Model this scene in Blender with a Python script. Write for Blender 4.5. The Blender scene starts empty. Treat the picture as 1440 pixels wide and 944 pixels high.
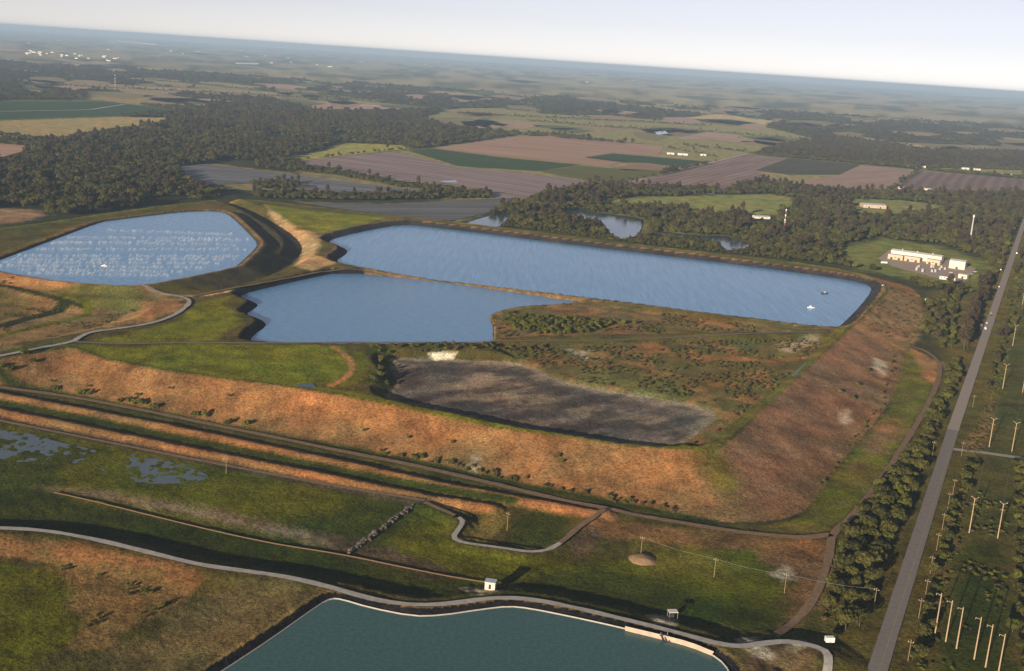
import bpy, bmesh, math, random
import numpy as np
from mathutils import Vector, Matrix
random.seed(7); RNG = np.random.default_rng(11)
S = bpy.context.scene; C = S.collection
# ---------------------------------------------------------------- camera, sky, sun, exposure
CAM_H, F, PITCH, ROLL = 250.0, 1600.0, math.radians(13.67), math.radians(3.8)
_f = np.array([0, math.cos(PITCH), -math.sin(PITCH)]); _u0 = np.array([0, math.sin(PITCH), math.cos(PITCH)]); _r0 = np.array([1., 0, 0])
_r = math.cos(ROLL)*_r0 + math.sin(ROLL)*_u0; _u = math.cos(ROLL)*_u0 - math.sin(ROLL)*_r0
cam = bpy.data.cameras.new('camera'); co = bpy.data.objects.new('camera', cam); C.objects.link(co)
cam.sensor_fit = 'HORIZONTAL'; cam.sensor_width = 36; cam.lens = F/1440*36
cam.clip_start = 1; cam.clip_end = 200000
co.matrix_world = Matrix(((_r[0], _u[0], -_f[0], 0), (_r[1], _u[1], -_f[1], 0), (_r[2], _u[2], -_f[2], CAM_H), (0, 0, 0, 1)))
S.camera = co
SUN_AZ, SUN_EL = math.radians(208), math.radians(11.5)
w = bpy.data.worlds.new('World'); S.world = w; w.use_nodes = True
nt = w.node_tree; bg = nt.nodes['Background']; sky = nt.nodes.new('ShaderNodeTexSky')
sky.sky_type = 'NISHITA'; sky.sun_disc = False; sky.sun_elevation = SUN_EL; sky.sun_rotation = SUN_AZ
sky.altitude = 200; sky.air_density = 0.6; sky.dust_density = 0.0; sky.ozone_density = 1.3
hs = nt.nodes.new('ShaderNodeHueSaturation'); hs.inputs['Saturation'].default_value = .42; nt.links.new(sky.outputs[0], hs.inputs['Color'])   # milky evening air
tn = nt.nodes.new('ShaderNodeMix'); tn.data_type = 'RGBA'; tn.blend_type = 'MULTIPLY'; tn.inputs[0].default_value = 1; tn.inputs[7].default_value = (1.0, .915, .965, 1); nt.links.new(hs.outputs[0], tn.inputs[6])
nt.links.new(tn.outputs[2], bg.inputs[0]); bg.inputs[1].default_value = 0.067
sl = bpy.data.lights.new('sun', 'SUN'); sl.energy = 5.0; sl.angle = math.radians(0.5); sl.color = (1, 0.80, 0.58)
so = bpy.data.objects.new('sun', sl); C.objects.link(so)
_sd = Vector((math.sin(SUN_AZ)*math.cos(SUN_EL), math.cos(SUN_AZ)*math.cos(SUN_EL), math.sin(SUN_EL)))
so.rotation_euler = _sd.to_track_quat('Z', 'Y').to_euler(); so.location = (0, 0, 600)
S.view_settings.view_transform = 'Standard'; S.view_settings.look = 'None'; S.view_settings.exposure = 0.68; S.view_settings.gamma = 1
S.cycles.max_bounces = 5; S.cycles.volume_bounces = 0; S.cycles.transparent_max_bounces = 4
HAZE_DENSITY = 0.000056
# ---------------------------------------------------------------- helpers
def at(u, v, z=0.0):
    d = _f*F + _r*(u-720) - _u*(v-472)
    t = (z-CAM_H)/d[2]
    return np.array([d[0]*t, d[1]*t, z])
def P(pts, z=0.0): return np.array([at(u, v, z)[:2] for u, v in pts])
def smooth(p, n=2, closed=True):
    p = np.asarray(p, float)
    for _ in range(n):
        q = np.roll(p, -1, 0) if closed else p[1:]
        a = p if closed else p[:-1]
        r = np.empty((len(a)*2, p.shape[1])); r[0::2] = .75*a+.25*q; r[1::2] = .25*a+.75*q
        p = r if closed else np.vstack([p[:1], r, p[-1:]])
    return p
def _h(ix, iy, s):
    n = (ix.astype(np.int64)*374761393 + iy.astype(np.int64)*668265263 + s*974634721) & 0xffffffff
    n = ((n ^ (n >> 13))*1274126177) & 0xffffffff
    return ((n ^ (n >> 16)) & 0xffff)/65535.0
def vnoise(X, Y, scale, seed=0):
    x = X/scale; y = Y/scale; ix = np.floor(x); iy = np.floor(y); fx = x-ix; fy = y-iy
    fx = fx*fx*(3-2*fx); fy = fy*fy*(3-2*fy)
    a = _h(ix, iy, seed); b = _h(ix+1, iy, seed); c = _h(ix, iy+1, seed); d = _h(ix+1, iy+1, seed)
    return (a*(1-fx)+b*fx)*(1-fy)+(c*(1-fx)+d*fx)*fy
def fbm(X, Y, scale, seed=0, n=3):
    s = 0; a = 1; t = 0
    for k in range(n):
        s = s+a*vnoise(X, Y, scale/2**k, seed+k*17); t += a; a *= .55
    return s/t
def segd(X, Y, a, b):
    dx, dy = b[0]-a[0], b[1]-a[1]; L = dx*dx+dy*dy+1e-9
    t = np.clip(((X-a[0])*dx+(Y-a[1])*dy)/L, 0, 1)
    return (X-a[0]-t*dx)**2+(Y-a[1]-t*dy)**2
def sdf(poly, X, Y, pad=80.):
    """signed distance, + outside, clipped at pad"""
    lo = poly.min(0)-pad; hi = poly.max(0)+pad
    out = np.full(X.shape, pad); m = (X > lo[0]) & (X < hi[0]) & (Y > lo[1]) & (Y < hi[1])
    if not m.any(): return out
    x = X[m]; y = Y[m]; d2 = np.full(x.shape, 1e12); ins = np.zeros(x.shape, bool)
    for i in range(len(poly)):
        a = poly[i-1]; b = poly[i]; d2 = np.minimum(d2, segd(x, y, a, b))
        if a[1] != b[1]:
            c = (a[1] > y) != (b[1] > y)
            ins ^= c & (x < (b[0]-a[0])*(y-a[1])/(b[1]-a[1])+a[0])
    d = np.sqrt(d2); out[m] = np.minimum(np.where(ins, -d, d), pad); return out
def pld(line, X, Y, pad=60.):
    lo = line.min(0)-pad; hi = line.max(0)+pad
    out = np.full(X.shape, pad); m = (X > lo[0]) & (X < hi[0]) & (Y > lo[1]) & (Y < hi[1])
    if not m.any(): return out
    x = X[m]; y = Y[m]; d2 = np.full(x.shape, pad*pad)
    for i in range(1, len(line)): d2 = np.minimum(d2, segd(x, y, line[i-1], line[i]))
    out[m] = np.sqrt(d2); return out
def tag(o, label=None, cat=None, group=None, kind=None):
    for k, v in (('label', label), ('category', cat), ('group', group), ('kind', kind)):
        if v: o[k] = v
    return o
def link(name, me, mat=None, parent=None):
    o = bpy.data.objects.new(name, me); C.objects.link(o)
    if mat is not None and me is not None and not me.materials: me.materials.append(mat)
    if parent is not None: o.parent = parent
    return o
def mesh(name, V, Fc, smooth_=False):
    me = bpy.data.meshes.new(name); me.from_pydata([tuple(map(float, v)) for v in V], [], [tuple(f) for f in Fc]); me.update()
    if smooth_: me.polygons.foreach_set('use_smooth', [True]*len(me.polygons))
    return me
def empty(name, loc, rz=0.):
    o = bpy.data.objects.new(name, None); C.objects.link(o); o.location = tuple(map(float, loc)); o.rotation_euler = (0, 0, rz); return o
class MB:
    def __init__(s): s.V = []; s.F = []
    def box(s, x0, x1, y0, y1, z0, z1, taper=0.):
        n = len(s.V); t = taper
        s.V += [(x0, y0, z0), (x1, y0, z0), (x1, y1, z0), (x0, y1, z0), (x0+t, y0+t, z1), (x1-t, y0+t, z1), (x1-t, y1-t, z1), (x0+t, y1-t, z1)]
        s.F += [tuple(n+i for i in f) for f in ((0, 3, 2, 1), (4, 5, 6, 7), (0, 1, 5, 4), (1, 2, 6, 5), (2, 3, 7, 6), (3, 0, 4, 7))]; return s
    def tube(s, a, b, r0, r1=None, n=6):
        r1 = r0 if r1 is None else r1; a = Vector(a); b = Vector(b); d = (b-a).normalized()
        e = d.orthogonal().normalized(); g = d.cross(e); k = len(s.V)
        for c, r in ((a, r0), (b, r1)):
            for i in range(n):
                t = 2*math.pi*i/n; s.V.append(tuple(c+(e*math.cos(t)+g*math.sin(t))*r))
        for i in range(n):
            j = (i+1) % n; s.F.append((k+i, k+j, k+n+j, k+n+i))
        s.F += [tuple(k+n-1-i for i in range(n)), tuple(k+n+i for i in range(n))]; return s
    def gable(s, x0, x1, y0, y1, z0, rise, over=.4, th=.25):
        x0 -= over; x1 += over; y0 -= over; y1 += over; ym = (y0+y1)/2; n = len(s.V)
        s.V += [(x0, y0, z0), (x1, y0, z0), (x1, ym, z0+rise), (x0, ym, z0+rise), (x0, y1, z0), (x1, y1, z0)]
        s.V += [(a, b, c+th) for a, b, c in s.V[n:n+6]]
        s.F += [tuple(n+i for i in f) for f in ((1, 0, 3, 2), (2, 3, 4, 5), (6, 7, 8, 9), (9, 8, 11, 10), (0, 1, 7, 6), (5, 4, 10, 11), (0, 6, 9, 3), (3, 9, 10, 4), (1, 2, 8, 7), (2, 5, 11, 8))]; return s
    def build(s, name, mat, parent=None): return link(name, mesh(name, s.V, s.F), mat, parent)
def copy_tree(o, parent=None):
    c = o.copy(); C.objects.link(c); c.parent = parent
    for ch in list(o.children): copy_tree(ch, c)
    return c
# ---------------------------------------------------------------- materials
def mat(name, col, rough=.9, spec=.2, var=.25, scale=.5, bump=0., metal=0.):
    m = bpy.data.materials.new(name); m.use_nodes = True; t = m.node_tree; b = t.nodes['Principled BSDF']
    b.inputs['Roughness'].default_value = rough; b.inputs['Specular IOR Level'].default_value = spec; b.inputs['Metallic'].default_value = metal
    tc = t.nodes.new('ShaderNodeTexCoord'); nz = t.nodes.new('ShaderNodeTexNoise'); nz.inputs['Scale'].default_value = scale; nz.inputs['Detail'].default_value = 5
    t.links.new(tc.outputs['Object'], nz.inputs['Vector'])
    mx = t.nodes.new('ShaderNodeMix'); mx.data_type = 'RGBA'
    mx.inputs[6].default_value = (*[c*(1-var) for c in col], 1); mx.inputs[7].default_value = (*[min(.9, c*(1+var)) for c in col], 1)
    t.links.new(nz.outputs['Fac'], mx.inputs[0]); t.links.new(mx.outputs[2], b.inputs['Base Color'])
    if bump:
        bp = t.nodes.new('ShaderNodeBump'); bp.inputs['Strength'].default_value = bump; bp.inputs['Distance'].default_value = .5
        t.links.new(nz.outputs['Fac'], bp.inputs['Height']); t.links.new(bp.outputs[0], b.inputs['Normal'])
    return m
def leaf_mat(name, c0, c1, big=.06):
    m = bpy.data.materials.new(name); m.use_nodes = True; t = m.node_tree; b = t.nodes['Principled BSDF']
    b.inputs['Roughness'].default_value = .75; b.inputs['Specular IOR Level'].default_value = .15
    oi = t.nodes.new('ShaderNodeObjectInfo'); geo = t.nodes.new('ShaderNodeNewGeometry')
    nz = t.nodes.new('ShaderNodeTexNoise'); nz.inputs['Scale'].default_value = .35; nz.inputs['Detail'].default_value = 3
    t.links.new(geo.outputs['Position'], nz.inputs['Vector'])
    ad = t.nodes.new('ShaderNodeMath'); ad.operation = 'MULTIPLY_ADD'; ad.inputs[1].default_value = .55; t.links.new(oi.outputs['Random'], ad.inputs[0])
    m2 = t.nodes.new('ShaderNodeMath'); m2.operation = 'MULTIPLY'; m2.inputs[1].default_value = .55; t.links.new(nz.outputs['Fac'], m2.inputs[0]); t.links.new(m2.outputs[0], ad.inputs[2])
    mx = t.nodes.new('ShaderNodeMix'); mx.data_type = 'RGBA'; mx.inputs[6].default_value = (*c0, 1); mx.inputs[7].default_value = (*c1, 1)
    t.links.new(ad.outputs[0], mx.inputs[0]); t.links.new(mx.outputs[2], b.inputs['Base Color'])
    tr = t.nodes.new('ShaderNodeBsdfTranslucent'); t.links.new(mx.outputs[2], tr.inputs[0]); ms = t.nodes.new('ShaderNodeMixShader'); ms.inputs[0].default_value = .2
    t.links.new(b.outputs[0], ms.inputs[1]); t.links.new(tr.outputs[0], ms.inputs[2]); t.links.new(ms.outputs[0], t.nodes['Material Output'].inputs[0])
    return m
def ground_mat():
    m = bpy.data.materials.new('ground_cover'); m.use_nodes = True; t = m.node_tree; b = t.nodes['Principled BSDF']
    b.inputs['Roughness'].default_value = 1; b.inputs['Specular IOR Level'].default_value = .05; b.inputs['Diffuse Roughness'].default_value = 1
    at_ = t.nodes.new('ShaderNodeAttribute'); at_.attribute_name = 'cover'; tc = t.nodes.new('ShaderNodeTexCoord')
    def noise(sc, det, r=.6):
        n = t.nodes.new('ShaderNodeTexNoise'); n.inputs['Scale'].default_value = sc; n.inputs['Detail'].default_value = det; n.inputs['Roughness'].default_value = r
        t.links.new(tc.outputs['Object'], n.inputs['Vector']); return n
    a = noise(.55, 4, .7); c = noise(.045, 5); 
    def ramp(n, lo, hi):
        r = t.nodes.new('ShaderNodeMapRange'); r.inputs[1].default_value = .3; r.inputs[2].default_value = .7; r.inputs[3].default_value = lo; r.inputs[4].default_value = hi
        t.links.new(n.outputs['Fac'], r.inputs[0]); return r
    ra = ramp(a, .40, 1.6); rc = ramp(c, .55, 1.45)
    mu = t.nodes.new('ShaderNodeMath'); mu.operation = 'MULTIPLY'; t.links.new(ra.outputs[0], mu.inputs[0]); t.links.new(rc.outputs[0], mu.inputs[1])
    vm = t.nodes.new('ShaderNodeVectorMath'); vm.operation = 'SCALE'; t.links.new(at_.outputs['Color'], vm.inputs[0]); t.links.new(mu.outputs[0], vm.inputs['Scale'])
    e = noise(.013, 6, .65); hm_ = t.nodes.new('ShaderNodeMix'); hm_.data_type = 'RGBA'; hm_.inputs[6].default_value = (.72, .95, .95, 1); hm_.inputs[7].default_value = (1.3, 1.02, .85, 1)
    re_ = ramp(e, 0, 1); t.links.new(re_.outputs[0], hm_.inputs[0]); vx = t.nodes.new('ShaderNodeVectorMath'); vx.operation = 'MULTIPLY'; t.links.new(vm.outputs[0], vx.inputs[0]); t.links.new(hm_.outputs[2], vx.inputs[1])
    t.links.new(vx.outputs[0], b.inputs['Base Color'])
    bp = t.nodes.new('ShaderNodeBump'); bp.inputs['Strength'].default_value = .9; bp.inputs['Distance'].default_value = 1.2
    t.links.new(a.outputs['Fac'], bp.inputs['Height']); t.links.new(bp.outputs[0], b.inputs['Normal'])
    return m
def water_mat(name, col, rough, wave, strength, stretch=(1, 1, 1), rot=0.):
    m = bpy.data.materials.new(name); m.use_nodes = True; t = m.node_tree; b = t.nodes['Principled BSDF']
    b.inputs['Roughness'].default_value = rough; b.inputs['IOR'].default_value = 1.33
    tc = t.nodes.new('ShaderNodeTexCoord'); mp = t.nodes.new('ShaderNodeMapping'); mp.inputs['Scale'].default_value = stretch; mp.inputs['Rotation'].default_value = (0, 0, rot)
    t.links.new(tc.outputs['Object'], mp.inputs[0])
    n = t.nodes.new('ShaderNodeTexNoise'); n.inputs['Scale'].default_value = wave; n.inputs['Detail'].default_value = 5; n.inputs['Roughness'].default_value = .6
    t.links.new(mp.outputs[0], n.inputs['Vector'])
    bp = t.nodes.new('ShaderNodeBump'); bp.inputs['Strength'].default_value = strength; bp.inputs['Distance'].default_value = 1.0
    t.links.new(n.outputs['Fac'], bp.inputs['Height']); t.links.new(bp.outputs[0], b.inputs['Normal'])
    n2 = t.nodes.new('ShaderNodeTexNoise'); n2.inputs['Scale'].default_value = wave*1.1; n2.inputs['Detail'].default_value = 4; t.links.new(mp.outputs[0], n2.inputs['Vector'])
    mx = t.nodes.new('ShaderNodeMix'); mx.data_type = 'RGBA'; mx.inputs[6].default_value = (*[c*.5 for c in col], 1); mx.inputs[7].default_value = (*[c*1.5 for c in col], 1)
    t.links.new(n2.outputs['Fac'], mx.inputs[0]); t.links.new(mx.outputs[2], b.inputs['Base Color'])
    return m
def field_mat(name, c0, c1, period, rot, soft=.5):
    m = bpy.data.materials.new(name); m.use_nodes = True; t = m.node_tree; b = t.nodes['Principled BSDF']
    b.inputs['Roughness'].default_value = 1; b.inputs['Specular IOR Level'].default_value = .05
    tc = t.nodes.new('ShaderNodeTexCoord'); mp = t.nodes.new('ShaderNodeMapping'); mp.inputs['Rotation'].default_value = (0, 0, -rot)
    t.links.new(tc.outputs['Object'], mp.inputs[0])
    wv = t.nodes.new('ShaderNodeTexWave'); wv.bands_direction = 'Y'; wv.inputs['Scale'].default_value = 2*math.pi/(20*period)
    wv.inputs['Distortion'].default_value = 2.5; wv.inputs['Detail'].default_value = 2; wv.inputs['Detail Scale'].default_value = .5
    t.links.new(mp.outputs[0], wv.inputs[0])
    sc = t.nodes.new('ShaderNodeMapping'); sc.inputs['Scale'].default_value = (.15, 1, 1); t.links.new(mp.outputs[0], sc.inputs[0])
    nz = t.nodes.new('ShaderNodeTexNoise'); nz.inputs['Scale'].default_value = .02; nz.inputs['Detail'].default_value = 5; t.links.new(sc.outputs[0], nz.inputs['Vector'])
    r = t.nodes.new('ShaderNodeMapRange'); r.inputs[1].default_value = .3; r.inputs[2].default_value = .7; t.links.new(nz.outputs['Fac'], r.inputs[0])
    mi = t.nodes.new('ShaderNodeMix'); mi.inputs[0].default_value = soft; t.links.new(wv.outputs['Fac'], mi.inputs[2]); t.links.new(r.outputs[0], mi.inputs[3])
    mx = t.nodes.new('ShaderNodeMix'); mx.data_type = 'RGBA'; mx.inputs[6].default_value = (*c0, 1); mx.inputs[7].default_value = (*c1, 1)
    t.links.new(mi.outputs[0], mx.inputs[0]); t.links.new(mx.outputs[2], b.inputs['Base Color'])
    return m
M = {}
M['ground'] = ground_mat()
M['asphalt'] = mat('asphalt', (.22, .20, .19), .9, .2, .25, .3)
M['pale_road'] = mat('pale_asphalt', (.34, .305, .27), .9, .2, .2, .3)
M['gravel'] = mat('gravel', (.40, .39, .37), 1, .1, .45, .35)
M['dirt'] = mat('dirt_track', (.235, .165, .105), 1, .05, .55, .35)
M['greydirt'] = mat('grey_track', (.2, .17, .14), 1, .05, .35, .5)
M['liner'] = mat('black_liner', (.017, .017, .021), .55, .35, .4, .3)
M['concrete'] = mat('concrete', (.42, .34, .27), .95, .1, .3, .4)
M['white'] = mat('white_paint', (.72, .72, .70), .6, .3, .06, .5)
M['cream'] = mat('cream_metal', (.70, .65, .53), .6, .3, .08, .4)
M['peach'] = mat('peach_metal', (.55, .42, .30), .7, .2, .15, .5)
M['roofw'] = mat('white_roof', (.66, .64, .60), .5, .3, .1, .3)
M['roofb'] = mat('blue_grey_roof', (.42, .50, .58), .5, .3, .1, .3)
M['dark'] = mat('dark_metal', (.04, .04, .045), .6, .3, .2, 1)
M['glass'] = mat('dark_glass', (.02, .025, .03), .15, .5, .1, 1)
M['pole'] = mat('weathered_wood_pole', (.27, .20, .125), .9, .1, .25, 1.5)
M['polec'] = mat('pale_pole', (.40, .30, .19), .85, .1, .2, 1.5)
M['steel'] = mat('galvanised_steel', (.42, .42, .43), .5, .4, .1, 1)
M['red'] = mat('red_paint', (.36, .12, .07), .6, .3, .1, 1)
M['rubber'] = mat('rubber', (.02, .02, .02), .8, .2, .1, 1)
M['bark'] = mat('bark', (.10, .075, .05), 1, .05, .3, 2)
M['sand'] = mat('pale_sand', (.5, .45, .38), 1, .05, .2, .5)
M['rust'] = mat('rusty_pipe', (.16, .10, .06), .8, .2, .3, 1)
M['foam'] = mat('white_spray', (.62, .66, .70), .9, .1, .15, .3)
M['leaf'] = leaf_mat('oak_leaves', (.022, .030, .008), (.125, .118, .028))
M['leafy'] = leaf_mat('bright_leaves', (.032, .048, .008), (.16, .165, .026))
M['leafd'] = leaf_mat('casuarina_needles', (.035, .028, .015), (.085, .064, .034))
M['scrub'] = leaf_mat('scrub_leaves', (.05, .05, .02), (.15, .11, .045))
M['ballast'] = mat('weathered_ballast', (.42, .40, .37), .8, .2, .3, .4)
M['mound'] = mat('mound_dirt', (.30, .20, .12), 1, .05, .3, .8, .4)
# ---------------------------------------------------------------- terrain definition
TOP = 16.0
CREST_F = P([(-200, 528), (-60, 513), (0, 503), (60, 492), (100, 486), (150, 503), (230, 518), (300, 528), (400, 541), (480, 554), (563, 570), (640, 583), (700, 598), (780, 609), (880, 623), (960, 630), (1000, 632), (1030, 612), (1090, 553), (1140, 510), (1190, 464), (1215, 443), (1248, 408), (1243, 396)], TOP)
CREST_B = P([(1200, 380), (1100, 365), (900, 344), (700, 318), (580, 305), (545, 302), (450, 291), (370, 281), (320, 279), (240, 287), (150, 299), (70, 311), (0, 320), (-200, 345)], TOP)
CREST = np.vstack([CREST_F, CREST_B])
TOE_F = P([(-200, 560), (0, 538), (130, 561), (240, 583), (330, 602), (470, 626), (560, 641), (640, 657), (700, 672), (850, 701), (940, 717), (1003, 731), (1070, 733), (1120, 724), (1150, 697), (1175, 655), (1213, 612), (1247, 568), (1262, 542), (1277, 508), (1275, 488), (1285, 470), (1297, 440), (1297, 425), (1290, 412), (1272, 399)])
TOE = np.vstack([TOE_F, CREST_B+np.array([8, 48])])
CREST = smooth(CREST, 1); TOE = smooth(TOE, 1)
W1 = smooth(P([(-200, 362), (0, 331), (70, 322), (130, 314), (200, 305), (260, 298), (300, 297), (318, 300), (335, 315), (350, 330), (362, 343), (355, 353), (335, 371), (328, 377), (260, 391), (195, 403), (150, 402), (80, 396), (0, 383), (-200, 352)], 19.), 1)
W1[:, 0] = np.where(W1[:, 0] < -520, -520, W1[:, 0])
W2 = smooth(P([(565, 316), (520, 324), (480, 333), (463, 339), (468, 344), (484, 348), (491, 354), (484, 361), (474, 366), (480, 373), (520, 381), (600, 393), (700, 405), (800, 418), (900, 431), (1000, 444), (1060, 451), (1147, 462), (1176, 462), (1190, 449), (1208, 431), (1225, 409), (1222, 402), (1207, 397), (1160, 389), (1093, 380), (1000, 368), (900, 356), (800, 344), (700, 331), (600, 319)], 10.), 1)
W3 = smooth(P([(480, 383), (580, 392), (680, 405), (780, 420), (820, 425), (780, 428), (733, 430), (700, 437), (685, 446), (693, 461), (691, 472), (694, 485), (600, 485), (480, 486), (352, 484), (357, 472), (377, 459), (373, 452), (360, 446), (347, 442), (357, 436), (366, 429), (352, 422), (337, 417), (350, 412), (383, 404), (430, 393)], 11.), 1)
W4 = smooth(P([(290, 958), (313, 944), (380, 900), (450, 850), (466, 842), (480, 843), (520, 855), (580, 867), (620, 866), (680, 857), (715, 853), (745, 856), (800, 867), (860, 880), (930, 897), (970, 908), (1000, 920), (1020, 935), (1030, 955), (1035, 1000), (1000, 1100), (600, 1150), (150, 1100)], 2.), 1)
DRYP = smooth(P([(547, 503), (580, 502), (630, 505), (680, 507), (720, 508), (745, 514), (771, 527), (804, 540), (857, 549), (911, 555), (936, 563), (974, 568), (1012, 582), (990, 603), (964, 620), (936, 629), (897, 627), (813, 615), (720, 600), (640, 582), (563, 567), (537, 556), (555, 545), (558, 532), (540, 512)], 11.), 1)
EAST = P([(700, 489), (860, 482), (1000, 478), (1130, 477), (1158, 480), (1110, 527), (1050, 583), (1010, 614), (975, 625), (900, 600), (760, 520)], 13.)
ISLE = P([(700, 440), (740, 430), (830, 424), (900, 436), (1000, 450), (1140, 464), (1100, 467), (860, 471), (705, 475), (690, 455)], 12.5)
VALLEY = smooth(P([(318, 287), (350, 298), (385, 317), (415, 338), (424, 352), (412, 371), (370, 391), (320, 407), (292, 413)], 8.), 1, False)
LVAL = P([(-200, 425), (0, 424), (60, 434), (120, 441), (175, 441), (150, 455), (60, 477), (0, 488), (-200, 500)], 8.)
ROAD4 = smooth(P([(-80, 741), (0, 743), (60, 746), (130, 758), (200, 775), (280, 795), (340, 803), (400, 811), (460, 825), (500, 837), (540, 847), (590, 852), (640, 849), (690, 841), (740, 842), (800, 853), (850, 865), (900, 877), (960, 892), (1000, 904), (1040, 911), (1075, 905), (1110, 902), (1140, 908), (1163, 916), (1166, 930), (1160, 960)], 4.), 2, False)
LOOP = smooth(P([(597, 707), (640, 725), (653, 733), (643, 747), (636, 757), (647, 763), (667, 766), (713, 772), (743, 777), (770, 775), (790, 763), (813, 742), (832, 730), (850, 717)], 2.), 2, False)
BERM_A = P([(-80, 540), (0, 554), (240, 600), (480, 650), (620, 681), (740, 703), (850, 722)], 1.5)
BERM_B = P([(-80, 562), (0, 577), (240, 626), (480, 674), (610, 700), (690, 712)], 1.5)
BOWL = smooth(P([(-100, 785), (0, 788), (70, 800), (100, 825), (85, 850), (118, 870), (95, 900), (40, 930), (0, 960), (-100, 1000)], .5), 1)
MARSH = P([(-60, 600), (45, 608), (80, 620), (170, 632), (230, 645), (295, 667), (215, 678), (135, 656), (60, 650), (-60, 640)])
def height(X, Y, rough=True):
    dt = -sdf(TOE, X, Y); dc = sdf(CREST, X, Y)
    t = np.clip(dt/np.maximum(dt+np.maximum(dc, 0), .01), 0, 1); t = np.where(dc <= 0, 1, np.where(dt <= 0, 0, t))
    h = TOP*t
    # low ground features
    h = np.maximum(h, 2.6-np.maximum(pld(BERM_A, X, Y)-2, 0)/3); h = np.maximum(h, 2.6-np.maximum(pld(BERM_B, X, Y)-2, 0)/3)
    h = np.maximum(h, 2.0-np.maximum(pld(LOOP, X, Y)-3, 0)/3)
    h = np.maximum(h, 4.0-np.maximum(pld(ROAD4[:-8], X, Y)-5, 0)/4)
    d4 = sdf(W4, X, Y); h = np.where(d4 < 60, np.maximum(h, 4-np.maximum(d4-14, 0)/4), h)
    db = sdf(BOWL, X, Y); h = np.where(db < 40, np.minimum(h, .3+np.maximum(db, 0)/6), h)
    h = np.where(d4 < 30, np.minimum(h, np.where(d4 > 0, 2+d4/2, 1)), h)
    # basins on the stack
    h = np.minimum(h, 8+pld(VALLEY, X, Y)/2.4); 
    dl = sdf(LVAL, X, Y); h = np.minimum(h, 8+np.maximum(dl, 0)/3.2)
    for poly, fl, k in ((EAST, 13., 3.), (ISLE, 12.3, 2.5), (DRYP, 11., 2.2)):
        d = sdf(poly, X, Y, 40); h = np.where(d < 40, np.minimum(h, fl+np.maximum(d, 0)/k), h)
    for poly, wl in ((W2, 10.), (W3, 11.)):
        d = sdf(poly, X, Y, 40); h = np.where(d < 40, np.minimum(h, np.where(d > 0, wl+d/2, wl-1)), h)
    d1 = sdf(W1, X, Y); r = np.where(d1 < 5, 19+d1/2, np.where(d1 < 10, 21.5, 21.5-(d1-10)/2.8)); r = np.where(d1 < 0, 18, r)
    h = np.where(d1 < 60, np.where(d1 < 10, r, np.maximum(h, r)), h)
    if rough:
        k = np.clip((2300-Y)/300, 0, 1)
        h = h-np.where(sdf(MARSH, X, Y, 20) < 10, .16*np.clip(1-sdf(MARSH, X, Y, 20)/10, 0, 1), 0)
        gx = X*.97+Y*.25; gy = Y*.97-X*.25; h = h-np.where((h > .8) & (h < 15.5), .3*fbm(gx, gy*.18, 5, 51, 2), 0)
        h = h - k*(.85*fbm(X, Y, 3.5, 3, 2)+.5*fbm(X, Y, 14, 5, 2))*np.clip(.35+fbm(X, Y, 40, 9, 2), 0, 1)
    return h
def hz(x, y): return float(height(np.array([x]), np.array([y]), False)[0])
# grid: rows grow with distance, columns fan out with it, then a coarse skirt to the horizon
rows = [-4000., -1500., -500., 0., 150., 250., 320.]
y = 372.
while y < 8000: rows.append(y); y *= 1.0035
while y < 56000: rows.append(y); y *= 1.12
rows.append(56500.); rows = np.array(rows)
tt = np.linspace(-.60, .60, 620); off = np.array([60, 250, 1000, 4000, 15000, 60000.])
cols = len(tt)+2*len(off)
bx = np.maximum(rows, 372.)
GX = np.empty((len(rows), cols)); GX[:, len(off):-len(off)] = bx[:, None]*tt[None]
GX[:, :len(off)] = -.6*bx[:, None]-off[::-1][None]; GX[:, -len(off):] = .6*bx[:, None]+off[None]
GY = np.repeat(rows[:, None], cols, 1); X = GX.ravel(); Y = GY.ravel()
Z = np.zeros_like(X); near = (Y > 300) & (Y < 2400) & (np.abs(X) < .65*np.maximum(Y, 372)+100)
Z[near] = height(X[near], Y[near])
# ---- cover colours (albedo)
DRY = np.array([.245, .132, .056]); TAN = np.array([.40, .28, .15]); GRASS = np.array([.108, .122, .008]); DGR = np.array([.030, .042, .006])
OLIVE = np.array([.066, .060, .016]); WOOD = np.array([.026, .030, .014]); PAST = np.array([.12, .115, .05]); LINER = np.array([.016, .016, .02])
MUD = np.array([.055, .05, .052]); PALE = np.array([.30, .25, .20]); SANDC = np.array([.48, .43, .36]); BROWN = np.array([.16, .10, .055]); YG = np.array([.13, .135, .03])
n60 = fbm(X, Y, 70, 1, 3); n15 = fbm(X, Y, 16, 2, 3); n4 = fbm(X, Y, 5, 4, 2); nfar = fbm(X, Y, 900, 21, 4); nf2 = fbm(X, Y, 260, 25, 3)
cov = WOOD[None]*np.ones((len(X), 1))
k = np.clip((nfar-.52)*9, 0, 1)[:, None]*np.clip((nf2-.3)*5, 0, 1)[:, None]; cov = cov*(1-k*.8)+PAST*k*.8
fk = (np.clip((Y-3200)/3500, 0, 1)*np.clip((nf2-.36)*5, 0, 1))[:, None]*.75; cov = cov*(1-fk)+np.array([.17, .15, .095])*fk
def blend(m, col):
    global cov
    m = np.clip(m, 0, 1)[:, None]; cov = cov*(1-m)+np.asarray(col)*m
def paint(pts, col, z=0., feather=4., jit=0., amt=1., world=False):
    poly = pts if world else P(pts, z)
    sd = sdf(poly, X, Y, 60)
    if jit: sd = np.where(sd < 60, sd+(n15-.5)*jit*2.2+(n4-.5)*jit, sd)
    blend((.5-sd/feather)*amt, col)
def line(pts, col, width, z=0., feather=2., amt=1., world=False):
    l = pts if world else smooth(P(pts, z), 1, False)
    d = pld(l, X, Y, 60); blend(np.where(d < 59, (.5-(d-width/2)/feather)*amt, 0), col)
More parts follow.
